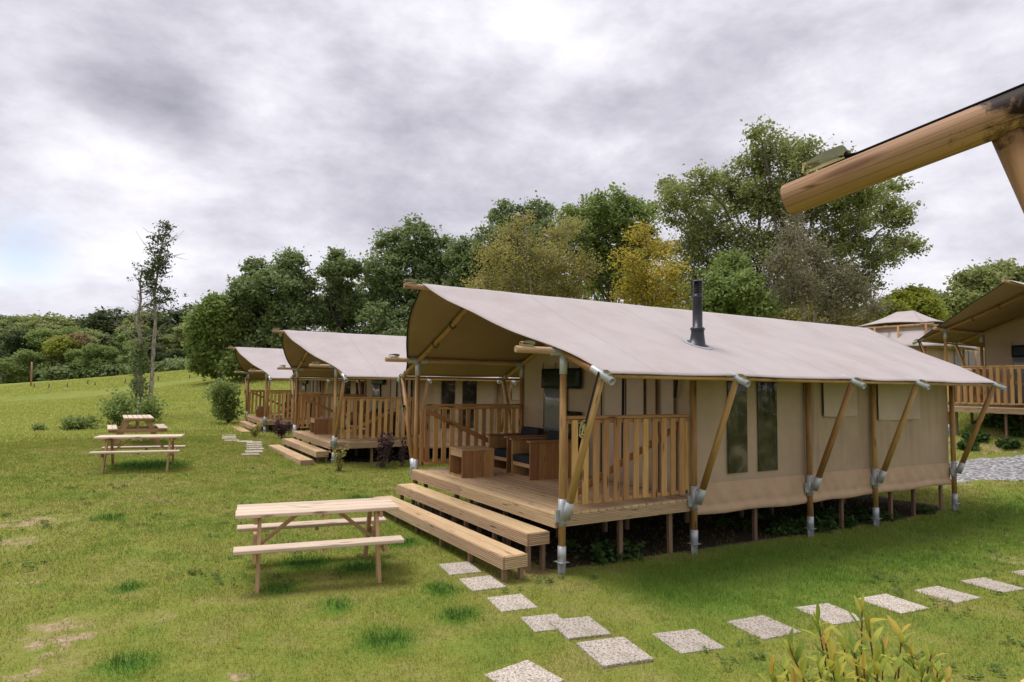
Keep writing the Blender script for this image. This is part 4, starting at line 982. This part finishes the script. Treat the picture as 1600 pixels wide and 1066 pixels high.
btree('maple_tree', 'golden yellow autumn tree left of the stovepipe', [(1000, 375, 24), (1030, 395, 30), (985, 410, 30), (1045, 425, 30), (1010, 440, 38), (1050, 460, 26), (985, 460, 32), (1025, 470, 30), (1005, 355, 12)],
    36, 1015, 'leaf_gold', per=15, clumps=56, size=.13, cr=.5, tr=.12, seed=15, shell=.05, twigs=8)
btree('deciduous_tree', 'small green tree directly behind the stovepipe', [(1140, 415, 24), (1125, 445, 30), (1160, 450, 30), (1110, 475, 28), (1150, 485, 30), (1185, 480, 28)],
    34, 1140, 'leaf_mid', per=26, clumps=90, size=.16, cr=.4, tr=.12, seed=16, shell=.3)
btree('willow_tree', 'grey half bare tree with many thin twigs, in front of the tall oak', [(1240, 370, 26), (1225, 410, 34), (1270, 400, 34), (1310, 430, 34), (1250, 450, 38), (1300, 470, 36), (1340, 460, 30), (1215, 470, 34), (1365, 480, 22), (1240, 340, 14)],
    33, 1270, 'leaf_grey', per=12, clumps=80, size=.12, cr=.5, tr=.13, seed=17, shell=.1, twigs=34, bark='pale_bark')
btree('deciduous_tree', 'small round lime green tree behind the hipped tent roof', [(1405, 475, 20), (1430, 470, 22), (1450, 485, 18), (1395, 492, 22), (1425, 495, 26), (1455, 500, 16)],
    40, 1425, 'leaf_lime', per=30, clumps=90, size=.19, cr=.45, tr=.15, seed=18, shell=.45)
btree('deciduous_tree', 'broad dark green tree behind the tent at the right edge', [(1520, 445, 30), (1560, 440, 34), (1595, 445, 30), (1500, 475, 26), (1540, 475, 38), (1590, 480, 38), (1640, 450, 40), (1480, 495, 16), (1550, 500, 30)],
    50, 1560, 'leaf_oak', per=30, clumps=110, size=.25, cr=.55, tr=.3, seed=19, shell=.5)
btree('deciduous_tree', 'dark tree peeping between the lime tree and the hipped roof', [(1468, 480, 16), (1480, 495, 18), (1455, 470, 14)], 58, 1470, 'leaf_dark', per=26, clumps=90, size=.26, cr=.5, tr=.2, seed=20, shell=.4)
# darker trees on the left half of the group
btree('deciduous_tree', 'tall dark green tree behind the middle and nearest tents', [(615, 385, 30), (650, 375, 34), (685, 395, 30), (600, 425, 36), (645, 425, 44), (690, 435, 34), (620, 470, 44), (675, 475, 44), (580, 460, 30), (710, 470, 26), (600, 505, 36), (700, 510, 30)],
    62, 645, 'leaf_dark', per=30, clumps=100, size=.27, cr=.62, tr=.35, seed=21, shell=.5)
btree('deciduous_tree', 'narrow dark tree with an open crown, left of the tallest dark one', [(525, 400, 14), (545, 420, 20), (515, 425, 18), (530, 455, 26), (550, 480, 24), (510, 480, 22), (535, 505, 28)],
    60, 530, 'leaf_dark', per=26, clumps=80, size=.24, cr=.5, tr=.25, seed=22, shell=.2)
btree('deciduous_tree', 'dark rounded tree behind the farthest tent roof', [(405, 425, 22), (455, 415, 24), (385, 455, 26), (430, 450, 34), (470, 450, 26), (400, 490, 36), (450, 495, 38), (380, 500, 30), (485, 490, 24), (420, 535, 36), (375, 545, 30)],
    58, 425, 'leaf_dark', per=30, clumps=100, size=.26, cr=.6, tr=.35, seed=23, shell=.5)
btree('deciduous_tree', 'broad bushy green tree whose foliage reaches the field edge', [(340, 485, 26), (320, 510, 26), (355, 520, 32), (325, 545, 28), (350, 560, 26), (315, 570, 14), (335, 575, 16), (370, 570, 22)],
    56, 345, 'leaf_mid', per=32, clumps=110, size=.26, cr=.55, tr=.3, seed=24, shell=.6)
btree('deciduous_tree', 'dark tree filling the gap left of the olive birch', [(715, 400, 20), (740, 425, 26), (725, 460, 32), (700, 500, 30), (755, 470, 34)], 58, 725, 'leaf_dark', per=30, clumps=100, size=.26, cr=.55, tr=.25, seed=25, shell=.5)
# hedge of lower growth behind the tents
btree('hedge', 'mixed green hedge growing behind the tents below the trees', [(x, 508+8*math.sin(x), 32) for x in range(740, 1440, 34)]+[(x, 560, 40) for x in range(720, 1440, 44)]+[(x, 600, 36) for x in range(720, 1000, 44)],
    42, 950, 'leaf_olive', per=24, clumps=70, size=.22, cr=.55, tr=.06, seed=26, shell=.5, jit=3, trunk=False, cat='hedge', crown_name='foliage')
bpy.data.objects['hedge']['kind'] = 'stuff'
btree('hedge', 'green tree belt filling in behind the birch, maple and oak', [(x, 455+12*math.sin(x*.7), 34) for x in range(720, 1160, 38)]+[(x, 505, 38) for x in range(720, 1400, 44)],
    64, 950, 'leaf_mid', per=24, clumps=80, size=.25, cr=.6, tr=.06, seed=28, shell=.5, jit=3, trunk=False, cat='hedge', crown_name='foliage')['kind'] = 'stuff'
btree('hedge', 'dark green growth closing the view below the trees behind the farther tents', [(x, 545, 40) for x in range(380, 720, 40)]+[(x, 590, 30) for x in range(470, 720, 44)]+[(x, 500, 30) for x in range(590, 720, 40)],
    57, 550, 'leaf_dark', per=24, clumps=70, size=.26, cr=.55, tr=.06, seed=27, shell=.5, jit=2, trunk=False, cat='hedge', crown_name='foliage')['kind'] = 'stuff'

# the wood beyond the pasture: single trees, nearest row low and bushy
def wood_tree(seed, leaf, h=1.0):
    g = np.random.default_rng(seed); bl = [(0, 0, 11*h, 2.6)]
    for k in range(9):
        a_ = g.uniform(0, 6.28); rr = g.uniform(1.2, 3.6); bl.append((rr*math.cos(a_), rr*math.sin(a_), g.uniform(2.5, 10.5)*h, g.uniform(2.0, 3.3)))
    for k in range(4): a_ = k*1.6; bl.append((2.2*math.cos(a_), 2.2*math.sin(a_), 1.6, 2.2))
    return tree('forest_tree', None, (0, 0, 0), bl, leaf, per=26, clumps=70, size=.38, cr=.75, tr=.25, seed=seed, shell=.6)
protos = [wood_tree(31, 'leaf_dark'), wood_tree(32, 'leaf_mid'), wood_tree(33, 'leaf_oak'), wood_tree(34, 'leaf_rust'), wood_tree(35, 'leaf_lime'), wood_tree(36, 'leaf_deep')]
kinds = ['dark green', 'fresh green', 'olive green', 'rusty brown', 'yellow green', 'very dark green']
skyline = [(-60, 492), (0, 490), (60, 490), (110, 492), (140, 484), (160, 478), (200, 486), (250, 482), (300, 474), (350, 470)]
def sky_at(px): return float(np.interp(px, [a for a, b in skyline], [b for a, b in skyline]))
used = set(); gr = np.random.default_rng(77); rowspec = []
for px in range(-8, 345, 30): rowspec.append((px+gr.uniform(-6, 6), 128, 0))
for px in range(-2, 345, 33): rowspec.append((px+gr.uniform(-8, 8), 114, 1))
for px in range(-8, 330, 36): rowspec.append((px+gr.uniform(-8, 8), 104, 2))
rowspec += [(92, 106, 4), (118, 108, 3), (35, 101, 9), (143, 102, 8)]
ordc = {}; rowspec.sort(key=lambda q: q[0])
rown = {0: 'in the back row of the far wood', 1: 'in the middle of the far wood', 2: 'at the field edge of the far wood'}
for i, (px, d, row) in enumerate(rowspec):
    x, y, z = atg(px, d); hz = at(px, sky_at(px)+gr.uniform(-2, 7), d)[2]-z
    if row == 0: hh = hz
    elif row == 1: hh = hz*gr.uniform(.62, .85)
    elif row == 2: hh = hz*gr.uniform(.38, .55)
    elif row in (3, 4): hh = hz*.72
    else: hh = hz*.5
    kd = {3: 3, 4: 4, 8: 1, 9: 1}.get(row, [[0, 5, 1, 0, 2], [2, 0, 5, 1, 5], [0, 2, 1, 5, 5]][min(row, 2)][int(gr.integers(0, 5))])
    s_ = hh/13.4
    ok_ = (kd, row); ordc[ok_] = ordc.get(ok_, 0)+1; ow = ['first', 'second', 'third', 'fourth', 'fifth', 'sixth', 'seventh', 'eighth', 'ninth', 'tenth'][min(9, ordc[ok_]-1)]
    lab = {3: 'rusty brown tree in the far wood at left, beside a yellow green one', 4: 'yellow green tree standing out in the far wood at left', 8: 'pale green small tree at the foot of the far wood, right one', 9: 'pale green small tree at the foot of the far wood, left one'}.get(row, '%s %s tree from the left %s' % (ow, kinds[kd], rown.get(row, '')))
    if kd not in used: o = protos[kd]; used.add(kd); o.location = (x, y, z)
    else: o = copy_tree(protos[kd], loc=(x, y, z))
    o.scale = (s_*1.3, s_*1.3, s_); o.rotation_euler = (0, 0, gr.uniform(0, 6.28)); tag(o, lab, 'tree', 'trees of the far wood')
for k in range(6):
    if k not in used:
        for c_ in list(protos[k].children): bpy.data.objects.remove(c_)
        bpy.data.objects.remove(protos[k])
bl = []
for px in range(-80, 340, 9):
    t = 101+gr.uniform(-2, 3); x, y, z = atg(px, t); bl.append((x, y, z+.8, gr.uniform(1.0, 1.8)))
for px in range(-90, 380, 16):
    t = 122; x, y, z = atg(px, t); bl.append((x, y, z+3, 4.0))
u_ = tree('undergrowth', 'dark undergrowth along the foot of the far wood', (bl[0][0], bl[0][1], bl[0][2]), bl, 'leaf_dark', per=14, clumps=60, size=.5, cr=.8, tr=.05, seed=41, shell=.4, trunk=False, cat='undergrowth', crown_name='foliage'); u_['kind'] = 'stuff'

# twin thin trees in the pasture with ivy
def thin_tree():
    g = np.random.default_rng(51); d = 30.0
    T = None
    def P(px, py, dt=0): return at(px, py, d+dt)
    for nm, lab, spine, r0 in (('ash_tree', 'tall thin tree with bare pale trunk and small leafy top', [(234, 650), (237, 600), (240, 545), (243, 500), (241, 460), (247, 425), (253, 385), (262, 350)], .10),
                               ('dead_tree', 'leafless forked pale tree with ivy, left of the thin leafy one', [(221, 652), (219, 610), (216, 560), (220, 530), (214, 500), (220, 470), (219, 440), (222, 418)], .13)):
        x, y, z = atg(spine[0][0], d); T = empty(nm, (x, y, z), 0, lab, 'tree'); o = V3(x, y, z); m = MB()
        pts = [V3(x, y, z-.2)]+[P(*q, dt=g.uniform(-.1, .1)) for q in spine[1:]]
        m.tube([q-o for q in pts], list(np.linspace(r0, .02, len(pts))), 8, wob=.06, caps=False); cen = []
        for k in range(34 if nm == 'ash_tree' else 40):
            i = int(g.integers(2 if nm != 'ash_tree' else 3, len(pts)-1)); f = g.random(); q = pts[i]*(1-f)+pts[i+1]*f
            L_ = (g.uniform(.5, 1.5) if nm == 'ash_tree' else g.uniform(.5, 2.2)*(1-.65*i/len(pts)))*(1-i/len(pts)*.3)
            dr = unit(V3(*(g.normal(0, 1, 2)), g.uniform(.2, 1.3))); e = q+dr*L_
            add_branch(m, q-o, e-o, .022, .006, g, 4, .14, 4)
            for j in range(3): e2 = q+(e-q)*g.uniform(.4, 1)+g.normal(0, .3, 3)*L_*.6; add_branch(m, q+(e-q)*.5-o, e2-o, .010, .005, g, 3, .1, 3)
            if nm == 'ash_tree' and i >= 4: cen += [q+(e-q)*g.uniform(.3, .9)*.55 for _ in range(3)]
        m.build('trunk', 'pale_bark', T)
        if nm == 'ash_tree':
            for px, py, r, n in ((248, 470, 14, 40), (240, 440, 12, 30), (246, 415, 14, 40), (250, 385, 12, 30), (256, 362, 8, 16), (232, 430, 8, 14), (262, 460, 8, 14)):
                c = P(px, py); cen += [c+g.normal(0, .75, 3)*r*d/CF for _ in range(int(n*1.25))]
            Pv, r = leaf_cards(np.array(cen)-o, .20, 10, .10, g); np_mesh('crown', Pv, 4, r, 'leaf_deep', T)
        else:
            cen = []
            for k in range(140): f = g.random()**1.5; py = 652-f*120; cen.append(P(np.interp(py, [530, 560, 610, 652], [220, 216, 219, 221])+g.normal(0, 4+5*(1-f)), py))
            Pv, r = leaf_cards(np.array(cen)-o, .3, 16, .12, g); np_mesh('ivy', Pv, 4, r, 'leaf_dark', T)
thin_tree()

def bush(name, label, px, depth, w_, h, leaf, n=60, per=20, size=.07, seed=0, cr=.12, stems=8, group=None, sp=1.0):
    g = np.random.default_rng(seed); x, y, z = atg(px, depth); T = empty(name, (x, y, z), 0, label, 'shrub', group); m = MB(); cen = []
    for k in range(stems):
        a_ = g.uniform(0, 6.28); e = V3(math.cos(a_)*w_*g.uniform(.1, .5), math.sin(a_)*w_*g.uniform(.1, .5), h*g.uniform(.6, 1)); pts = add_branch(m, (g.normal(0, .03), g.normal(0, .03), -.03), e, .010, .003, g, 4, .15, 4)
        for j in range(max(1, n//stems)): f = g.uniform(.15, 1)**.8; q = e*f+g.normal(0, 1, 3)*V3(w_, w_, h*.4)*.12*sp; q[2] = max(q[2], .03); cen.append(q)
    m.build('stems', 'bark', T); P, r = leaf_cards(np.array(cen), cr, per, size, g, flat=.9, upb=.2); np_mesh('foliage', P, 4, r, leaf, T); return T
def bushp(name, label, px, base_row, w_px, h_px, leaf, **k):
    x, y, z = hitg(px, base_row); t = float(depth_px(np.array([x]), np.array([y]))[0][0]); return bush(name, label, px, t, w_px*t/CF, h_px*t/CF, leaf, **k)
bushp('shrub', 'leafy green bush beside the porch of the farthest tent', 360, 663, 50, 66, 'leaf_mid', n=130, per=26, size=.11, seed=61, cr=.22, stems=14)
bushp('shrub', 'dark bush at the foot of the thin twin trees, left part', 190, 668, 54, 56, 'leaf_mid', n=90, per=16, size=.11, seed=62, cr=.25, stems=14)
bushp('shrub', 'dark bush around the foot of the leafy twin tree, right part', 240, 662, 40, 44, 'leaf_mid', n=60, per=14, size=.11, seed=63, cr=.22, stems=12)
bushp('shrub', 'low green clump on the lawn edge left of the twin trees', 128, 672, 46, 18, 'leaf_mid', n=90, per=20, size=.10, seed=64, cr=.16, stems=14)
bushp('shrub', 'tiny weed clump on the lawn edge, leftmost', 62, 673, 22, 9, 'leaf_mid', n=26, per=14, size=.08, seed=65, cr=.10, stems=6)
bushp('shrub', 'purple leaved shrub below the railing of the middle tent', 602, 733, 27, 56, 'leaf_purple', n=46, per=10, size=.06, seed=66, cr=.09, stems=10)
bushp('shrub', 'slim purple shrub between the middle tent and the nearest one', 631, 731, 11, 44, 'leaf_purple', n=20, per=9, size=.055, seed=67, cr=.07, stems=5)
bushp('shrub', 'purple shrub beside the deck of the farthest tent', 443, 686, 20, 32, 'leaf_purple', n=36, per=9, size=.08, seed=68, cr=.11, stems=8)
bushp('shrub', 'small pale green shrub beside the lower steps of the middle tent', 535, 738, 20, 38, 'leaf_olive', n=30, per=9, size=.05, seed=69, cr=.07, stems=8)
bushp('shrub', 'small green shrub at the step end of the farthest tent', 400, 684, 14, 22, 'leaf_olive', n=30, per=12, size=.06, seed=70, cr=.07, stems=6)
for i, (px, row, w_, h) in enumerate(((1560, 672, 60, 12), (1520, 692, 30, 10), (1590, 686, 30, 12), (1575, 700, 34, 9), (1508, 703, 22, 8))):
    bushp('weed_clump', ['broad leafy weeds beneath the tent on the bank', 'small weed tuft on the bank beyond the post', 'weed tuft on the bank at the right edge', 'weeds just above the gravel road at the right edge', 'weeds at the foot of the bank left of the last post'][i], px, row, w_, h, 'weed_leaf', n=50, per=14, size=.09, seed=80+i, cr=.10, stems=10)

# weeds in the shade under the nearest tent
def weeds():
    g = np.random.default_rng(90); cen = []; 
    for k in range(300):
        x = g.uniform(.5, 8.2); y = .12+abs(g.normal(0, .35)); x, y = x, min(y, 3.5)
        if vnoise(x, y, 1.6, 8) < .40: continue
        h = g.uniform(.03, .20)*(1 if x < 6 else .6); z = G(x, y)
        for j in range(4): cen.append((x+g.normal(0, .05), y+g.normal(0, .05), z+h*g.uniform(.3, 1)))
    P, r = leaf_cards(np.array(cen), .07, 7, .055, g, upb=.8); o = np_mesh('weeds', P, 4, r, 'weed_leaf'); tag(o, 'broad leafed weeds in the shade beneath the nearest tent', 'weeds', kind='stuff')
weeds()

# clover and small weeds in the turf
def lawn_weeds():
    g = np.random.default_rng(91); cen = []
    for k in range(950):
        th = math.radians(g.uniform(-50, 46)); r = g.uniform(3, 17); f0 = math.atan2(FW[1], FW[0])-th
        x, y = CPOS[0]+r*math.cos(f0), CPOS[1]+r*math.sin(f0)
        if vnoise(x, y, .7, 12) < .5 or (-.9 < x < 9 and -.1 < y < 4.2) or any(math.hypot(x-q[0], y-q[1]) < .34 for q in SLABS): continue
        z = G(x, y); w_ = g.uniform(.02, .09)
        for j in range(int(g.integers(2, 6))): cen.append((x+g.normal(0, w_), y+g.normal(0, w_), z+g.uniform(.015, .035)))
    P, r = leaf_cards(np.array(cen), .035, 6, .026, g, flat=.3, upb=1.5); o = np_mesh('lawn_weeds', P, 4, r, 'clover_leaf'); tag(o, 'clover and small broad leafed weeds scattered through the lawn', 'weeds', kind='stuff')
lawn_weeds()

# fallen leaves on the lawn
for i, (px, py) in enumerate(((43, 774), (122, 802), (221, 796), (129, 812), (198, 943), (79, 953), (173, 897), (372, 1013), (755, 973), (504, 774), (511, 777), (225, 840), (186, 746), (307, 745), (430, 756), (340, 812))):
    x, y, z = hitg(px, py); m = MB(); s_ = .022; a_ = random.random()*6
    vs = [(-s_, 0, .004), (-s_*.2, s_*.7, .012), (s_, 0, .006), (-s_*.2, -s_*.7, .010), (0, 0, .0)]
    vs = [(p[0]*math.cos(a_)-p[1]*math.sin(a_), p[0]*math.sin(a_)+p[1]*math.cos(a_), p[2]+.02) for p in vs]
    m.add(vs, [(0, 4, 1), (1, 4, 2), (2, 4, 3), (3, 4, 0)], vs); o = m.build('fallen_leaf', 'leaf_fallen'); o.location = (x, y, z); tag(o, 'small orange brown fallen leaf lying on the lawn', 'leaf', 'fallen leaves on the lawn')

# foreground shrub with big leaves
def laurel():
    g = np.random.default_rng(95); cx, cy, cz = atg(1350, 3.0); T = empty('laurel_shrub', (cx, cy, cz), 0, 'young shrub with long yellow green leaves at the bottom right foreground', 'shrub'); o = V3(cx, cy, cz); m = MB(); V = []; R_ = []
    tips = [(1234, 1012, 2.95), (1278, 972, 3.0), (1347, 950, 3.0), (1358, 985, 2.85), (1409, 990, 3.0), (1455, 1024, 2.9), (1205, 1055, 2.8), (1300, 1035, 2.75), (1350, 1045, 2.7), (1400, 1050, 2.7), (1440, 1060, 2.8), (1255, 1060, 2.7), (1320, 1000, 3.1), (1480, 1065, 2.95), (1380, 1020, 3.1), (1225, 1045, 2.9), (1290, 1005, 2.95), (1335, 1020, 2.8), (1425, 1025, 2.95), (1465, 1050, 2.8), (1370, 1040, 2.65), (1280, 1050, 2.7), (1310, 1060, 2.6), (1240, 1080, 2.6), (1420, 1085, 2.65)]
    for px, py, t in tips:
        tip = at(px, py, t)-o; rt_ = V3(tip[0]*.35+g.normal(0, .03), tip[1]*.35+g.normal(0, .03), -.02); pts = add_branch(m, rt_, tip, .007, .0035, g, 5, .08, 6)
        Ls = 25
        for k in range(Ls):
            f = 1-(k/Ls)**1.4*.66; i = min(int(f*5), 4); q = pts[i]+(pts[i+1]-pts[i])*(f*5-i) if f < 1 else pts[-1]
            az = k*2.4+g.normal(0, .3); el = .10+1.1*(1-k/Ls)**2+g.normal(0, .25); d = V3(math.cos(az)*math.cos(el), math.sin(az)*math.cos(el), math.sin(el))
            ll = g.uniform(.095, .15)*(.7 if k < 3 else 1); w_ = ll*g.uniform(.105, .145); sd = unit(np.cross(d, V3(0, 0, 1))); u = np.cross(sd, d); col = np.clip((.62+.25*g.random() if k < 5 and g.random() < .2 else g.uniform(.15, .70)), 0, 1)
            segs = 6; prev = None; wv = g.uniform(-.3, .3)
            for s_ in range(segs+1):
                a_ = s_/segs; c = q+d*ll*a_+V3(0, 0, -1)*ll*.35*a_*a_*max(.1, math.cos(el)); ww = w_*math.sin(math.pi*min(.97, .06+a_*.94))**.75*(1-.15*a_)
                fold = u*ww*.35; cur = (c-sd*ww+fold, c, c+sd*ww+fold)
                if prev is not None:
                    V += [prev[0], prev[1], cur[1], cur[0], prev[1], prev[2], cur[2], cur[1]]; R_ += [col, col*.93]
                prev = cur
    m.build('stems', 'bark_red', T); o_ = np_mesh('foliage', np.array(V), 4, np.array(R_), 'leaf_laurel', T)
b = NB('bark_red'); b.bsdf((.14, .055, .035), .6)
laurel()

# ---- field posts
for i, (px, row, h_px, w_) in enumerate(((48, 604, 38, .09), (53, 607, 8, .06), (76, 607, 7, .06), (105, 606, 8, .06), (137, 601, 7, .06), (148, 603, 6, .06), (195, 600, 8, .06), (296, 592, 6, .06), (247, 596, 8, .06))):
    q = hitg(px, row, 5, 130); t = float(depth_px(np.array([q[0]]), np.array([q[1]]))[0][0]); h = h_px*t/CF; m = MB()
    m.tube([(0, 0, -.2), (random.uniform(-.02, .02), 0, h*.6), (random.uniform(-.05, .05), 0, h)], [w_, w_*.95, w_*.85], 8); o = m.build('fence_post', 'grey_wood' if i else 'leg_wood'); o.location = q
    tag(o, 'tall pale pole standing in the pasture in front of the far wood' if i == 0 else 'short weathered wooden fence post in the pasture', 'post', None if i == 0 else 'fence posts in the pasture')

# ---- hipped tent beyond, behind the nearest roof
def hip_tent():
    C2 = at(1445, 503.5, 26); C1 = at(1350, 509.5, 28.2); ax = unit((C1-C2)*V3(1, 1, 0)); ay = V3(ax[1], -ax[0], 0)
    if np.dot(ay, RT) < 0: ay = -ay
    L1 = np.linalg.norm((C1-C2)[:2])*1.18; D1 = 2.6; o = V3(C2[0], C2[1], G(C2[0], C2[1])); T = empty('hipped_tent', o, 0, 'tent with two tiered hipped canvas roof behind the nearest roof, right side', 'tent')
    z0 = C2[2]-o[2]
    def loc(a_, b_, z_): return ax*a_+ay*b_+V3(0, 0, z_)
    def tier(name, ex, z_e, rise, inset, a1=L1, d1=D1, th=.05):
        m = MB(); n = 8
        c = [(-ex, -ex), (a1+ex, -ex), (a1+ex, d1+ex), (-ex, d1+ex)]; r0, r1 = (inset, d1/2), (a1-inset, d1/2)
        faces = [(c[0], c[1], r1, r0), (c[1], c[2], r1, r1), (c[2], c[3], r0, r1), (c[3], c[0], r0, r0)]
        for p, q_, r_, s_ in faces:
            def f(u, v_):
                a_ = np.array(p)*(1-u)+np.array(q_)*u; b_ = np.array(s_)*(1-u)+np.array(r_)*u; w_ = a_*(1-v_)+b_*v_
                sag = -.10*math.sin(math.pi*v_)*rise; scal = .10*math.sin(math.pi*u)*(1-v_)
                return tuple(loc(w_[0], w_[1], z_e+rise*v_+sag+scal))
            m.grid(f, 12, 8)
        o_ = m.build(name, ['roof_canvas', 'roof_lining'], T); s2 = o_.modifiers.new('cloth', 'SOLIDIFY'); s2.thickness = .03; return o_
    tier('upper_roof', 0, z0-.02, .66, 1.15)
    # lower tier: a skirt roof that flares out
    m = MB(); ex0, ex1 = -.12, .50; z1 = z0-.22; z2 = z0-.98
    cs = [[(-e_, -e_), (L1+e_, -e_), (L1+e_, D1+e_), (-e_, D1+e_)] for e_ in (ex0, ex1)]
    for k in range(4):
        def f(u, v_):
            a_ = np.array(cs[0][k])*(1-u)+np.array(cs[0][(k+1) % 4])*u; b_ = np.array(cs[1][k])*(1-u)+np.array(cs[1][(k+1) % 4])*u; w_ = a_*(1-v_)+b_*v_
            return tuple(loc(w_[0], w_[1], z1+(z2-z1)*v_-.05*math.sin(math.pi*v_)+.04*math.sin(math.pi*u)*v_))
        m.grid(f, 12, 6)
    o_ = m.build('lower_roof', 'roof_canvas', T); s2 = o_.modifiers.new('cloth', 'SOLIDIFY'); s2.thickness = .03
    m = MB()
    D2 = 6.2
    for k, (p, q_) in enumerate((((.1, .1), (L1-.1, .1)), ((L1-.1, .1), (L1-.1, D2)), ((L1-.1, D2), (.1, D2)), ((.1, D2), (.1, .1)))):
        def f(u, v_):
            a_ = np.array(p)*(1-u)+np.array(q_)*u; return tuple(loc(a_[0], a_[1], v_*(z0-.75 if a_[1] > D1 else z0-.05)))
        m.grid(f, 20, 6)
    m.build('wall_panel', 'wall_canvas', T)
    for b0_ in (2.3, 3.45):
        m = MB()
        def f(u, v_): return tuple(loc(.07, b0_+u*1.0, z0-1.95+v_*1.0))
        m.grid(f, 8, 8); w_ = m.build('window', 'crumpled_film', T); s2 = w_.modifiers.new('thick', 'SOLIDIFY'); s2.thickness = .02
    m = MB(); m.tube([loc(-.3, -.3, z0-1.0), loc(-.3, D2, z0-1.0)], .04, 8); m.build('eave_pole', 'pole_wood', T)
    for b_ in (3.8, 5.2):
        m = MB(); m.tube([loc(-.05, b_, -.2), loc(-.05, b_, z0-.7)], .045, 10); m.build('post', 'pole_wood', T)
    for a_, b_ in ((0, 0), (L1/3, 0), (2*L1/3, 0), (L1, 0), (0, D1), (0, D1/2), (L1, D1)):
        m = MB(); sx = -.1 if a_ == 0 else 0; sy = -.12 if b_ == 0 else .1; m.tube([loc(a_+sx, b_+sy, -.2), loc(a_+sx, b_+sy, z0-.1)], .045, 10); m.build('post', 'pole_wood', T)
    for a_, b_, e_ in ((-.32, 0, 0), (0, -.3, 0), (L1+.5, 0, 0), (L1/2, -.25, 0)):
        m = MB()
        if b_: m.tube([loc(a_, b_, z0-.09), loc(a_, D1, z0-.09)], .05, 10)
        else: m.tube([loc(a_, .03, z0-.09), loc(L1/2, .03, z0-.09)], .05, 10)
        m.build('purlin', 'tip_wood', T)
hip_tent()
print('tris', sum(len(o.data.polygons) for o in bpy.data.objects if o.type == 'MESH'))
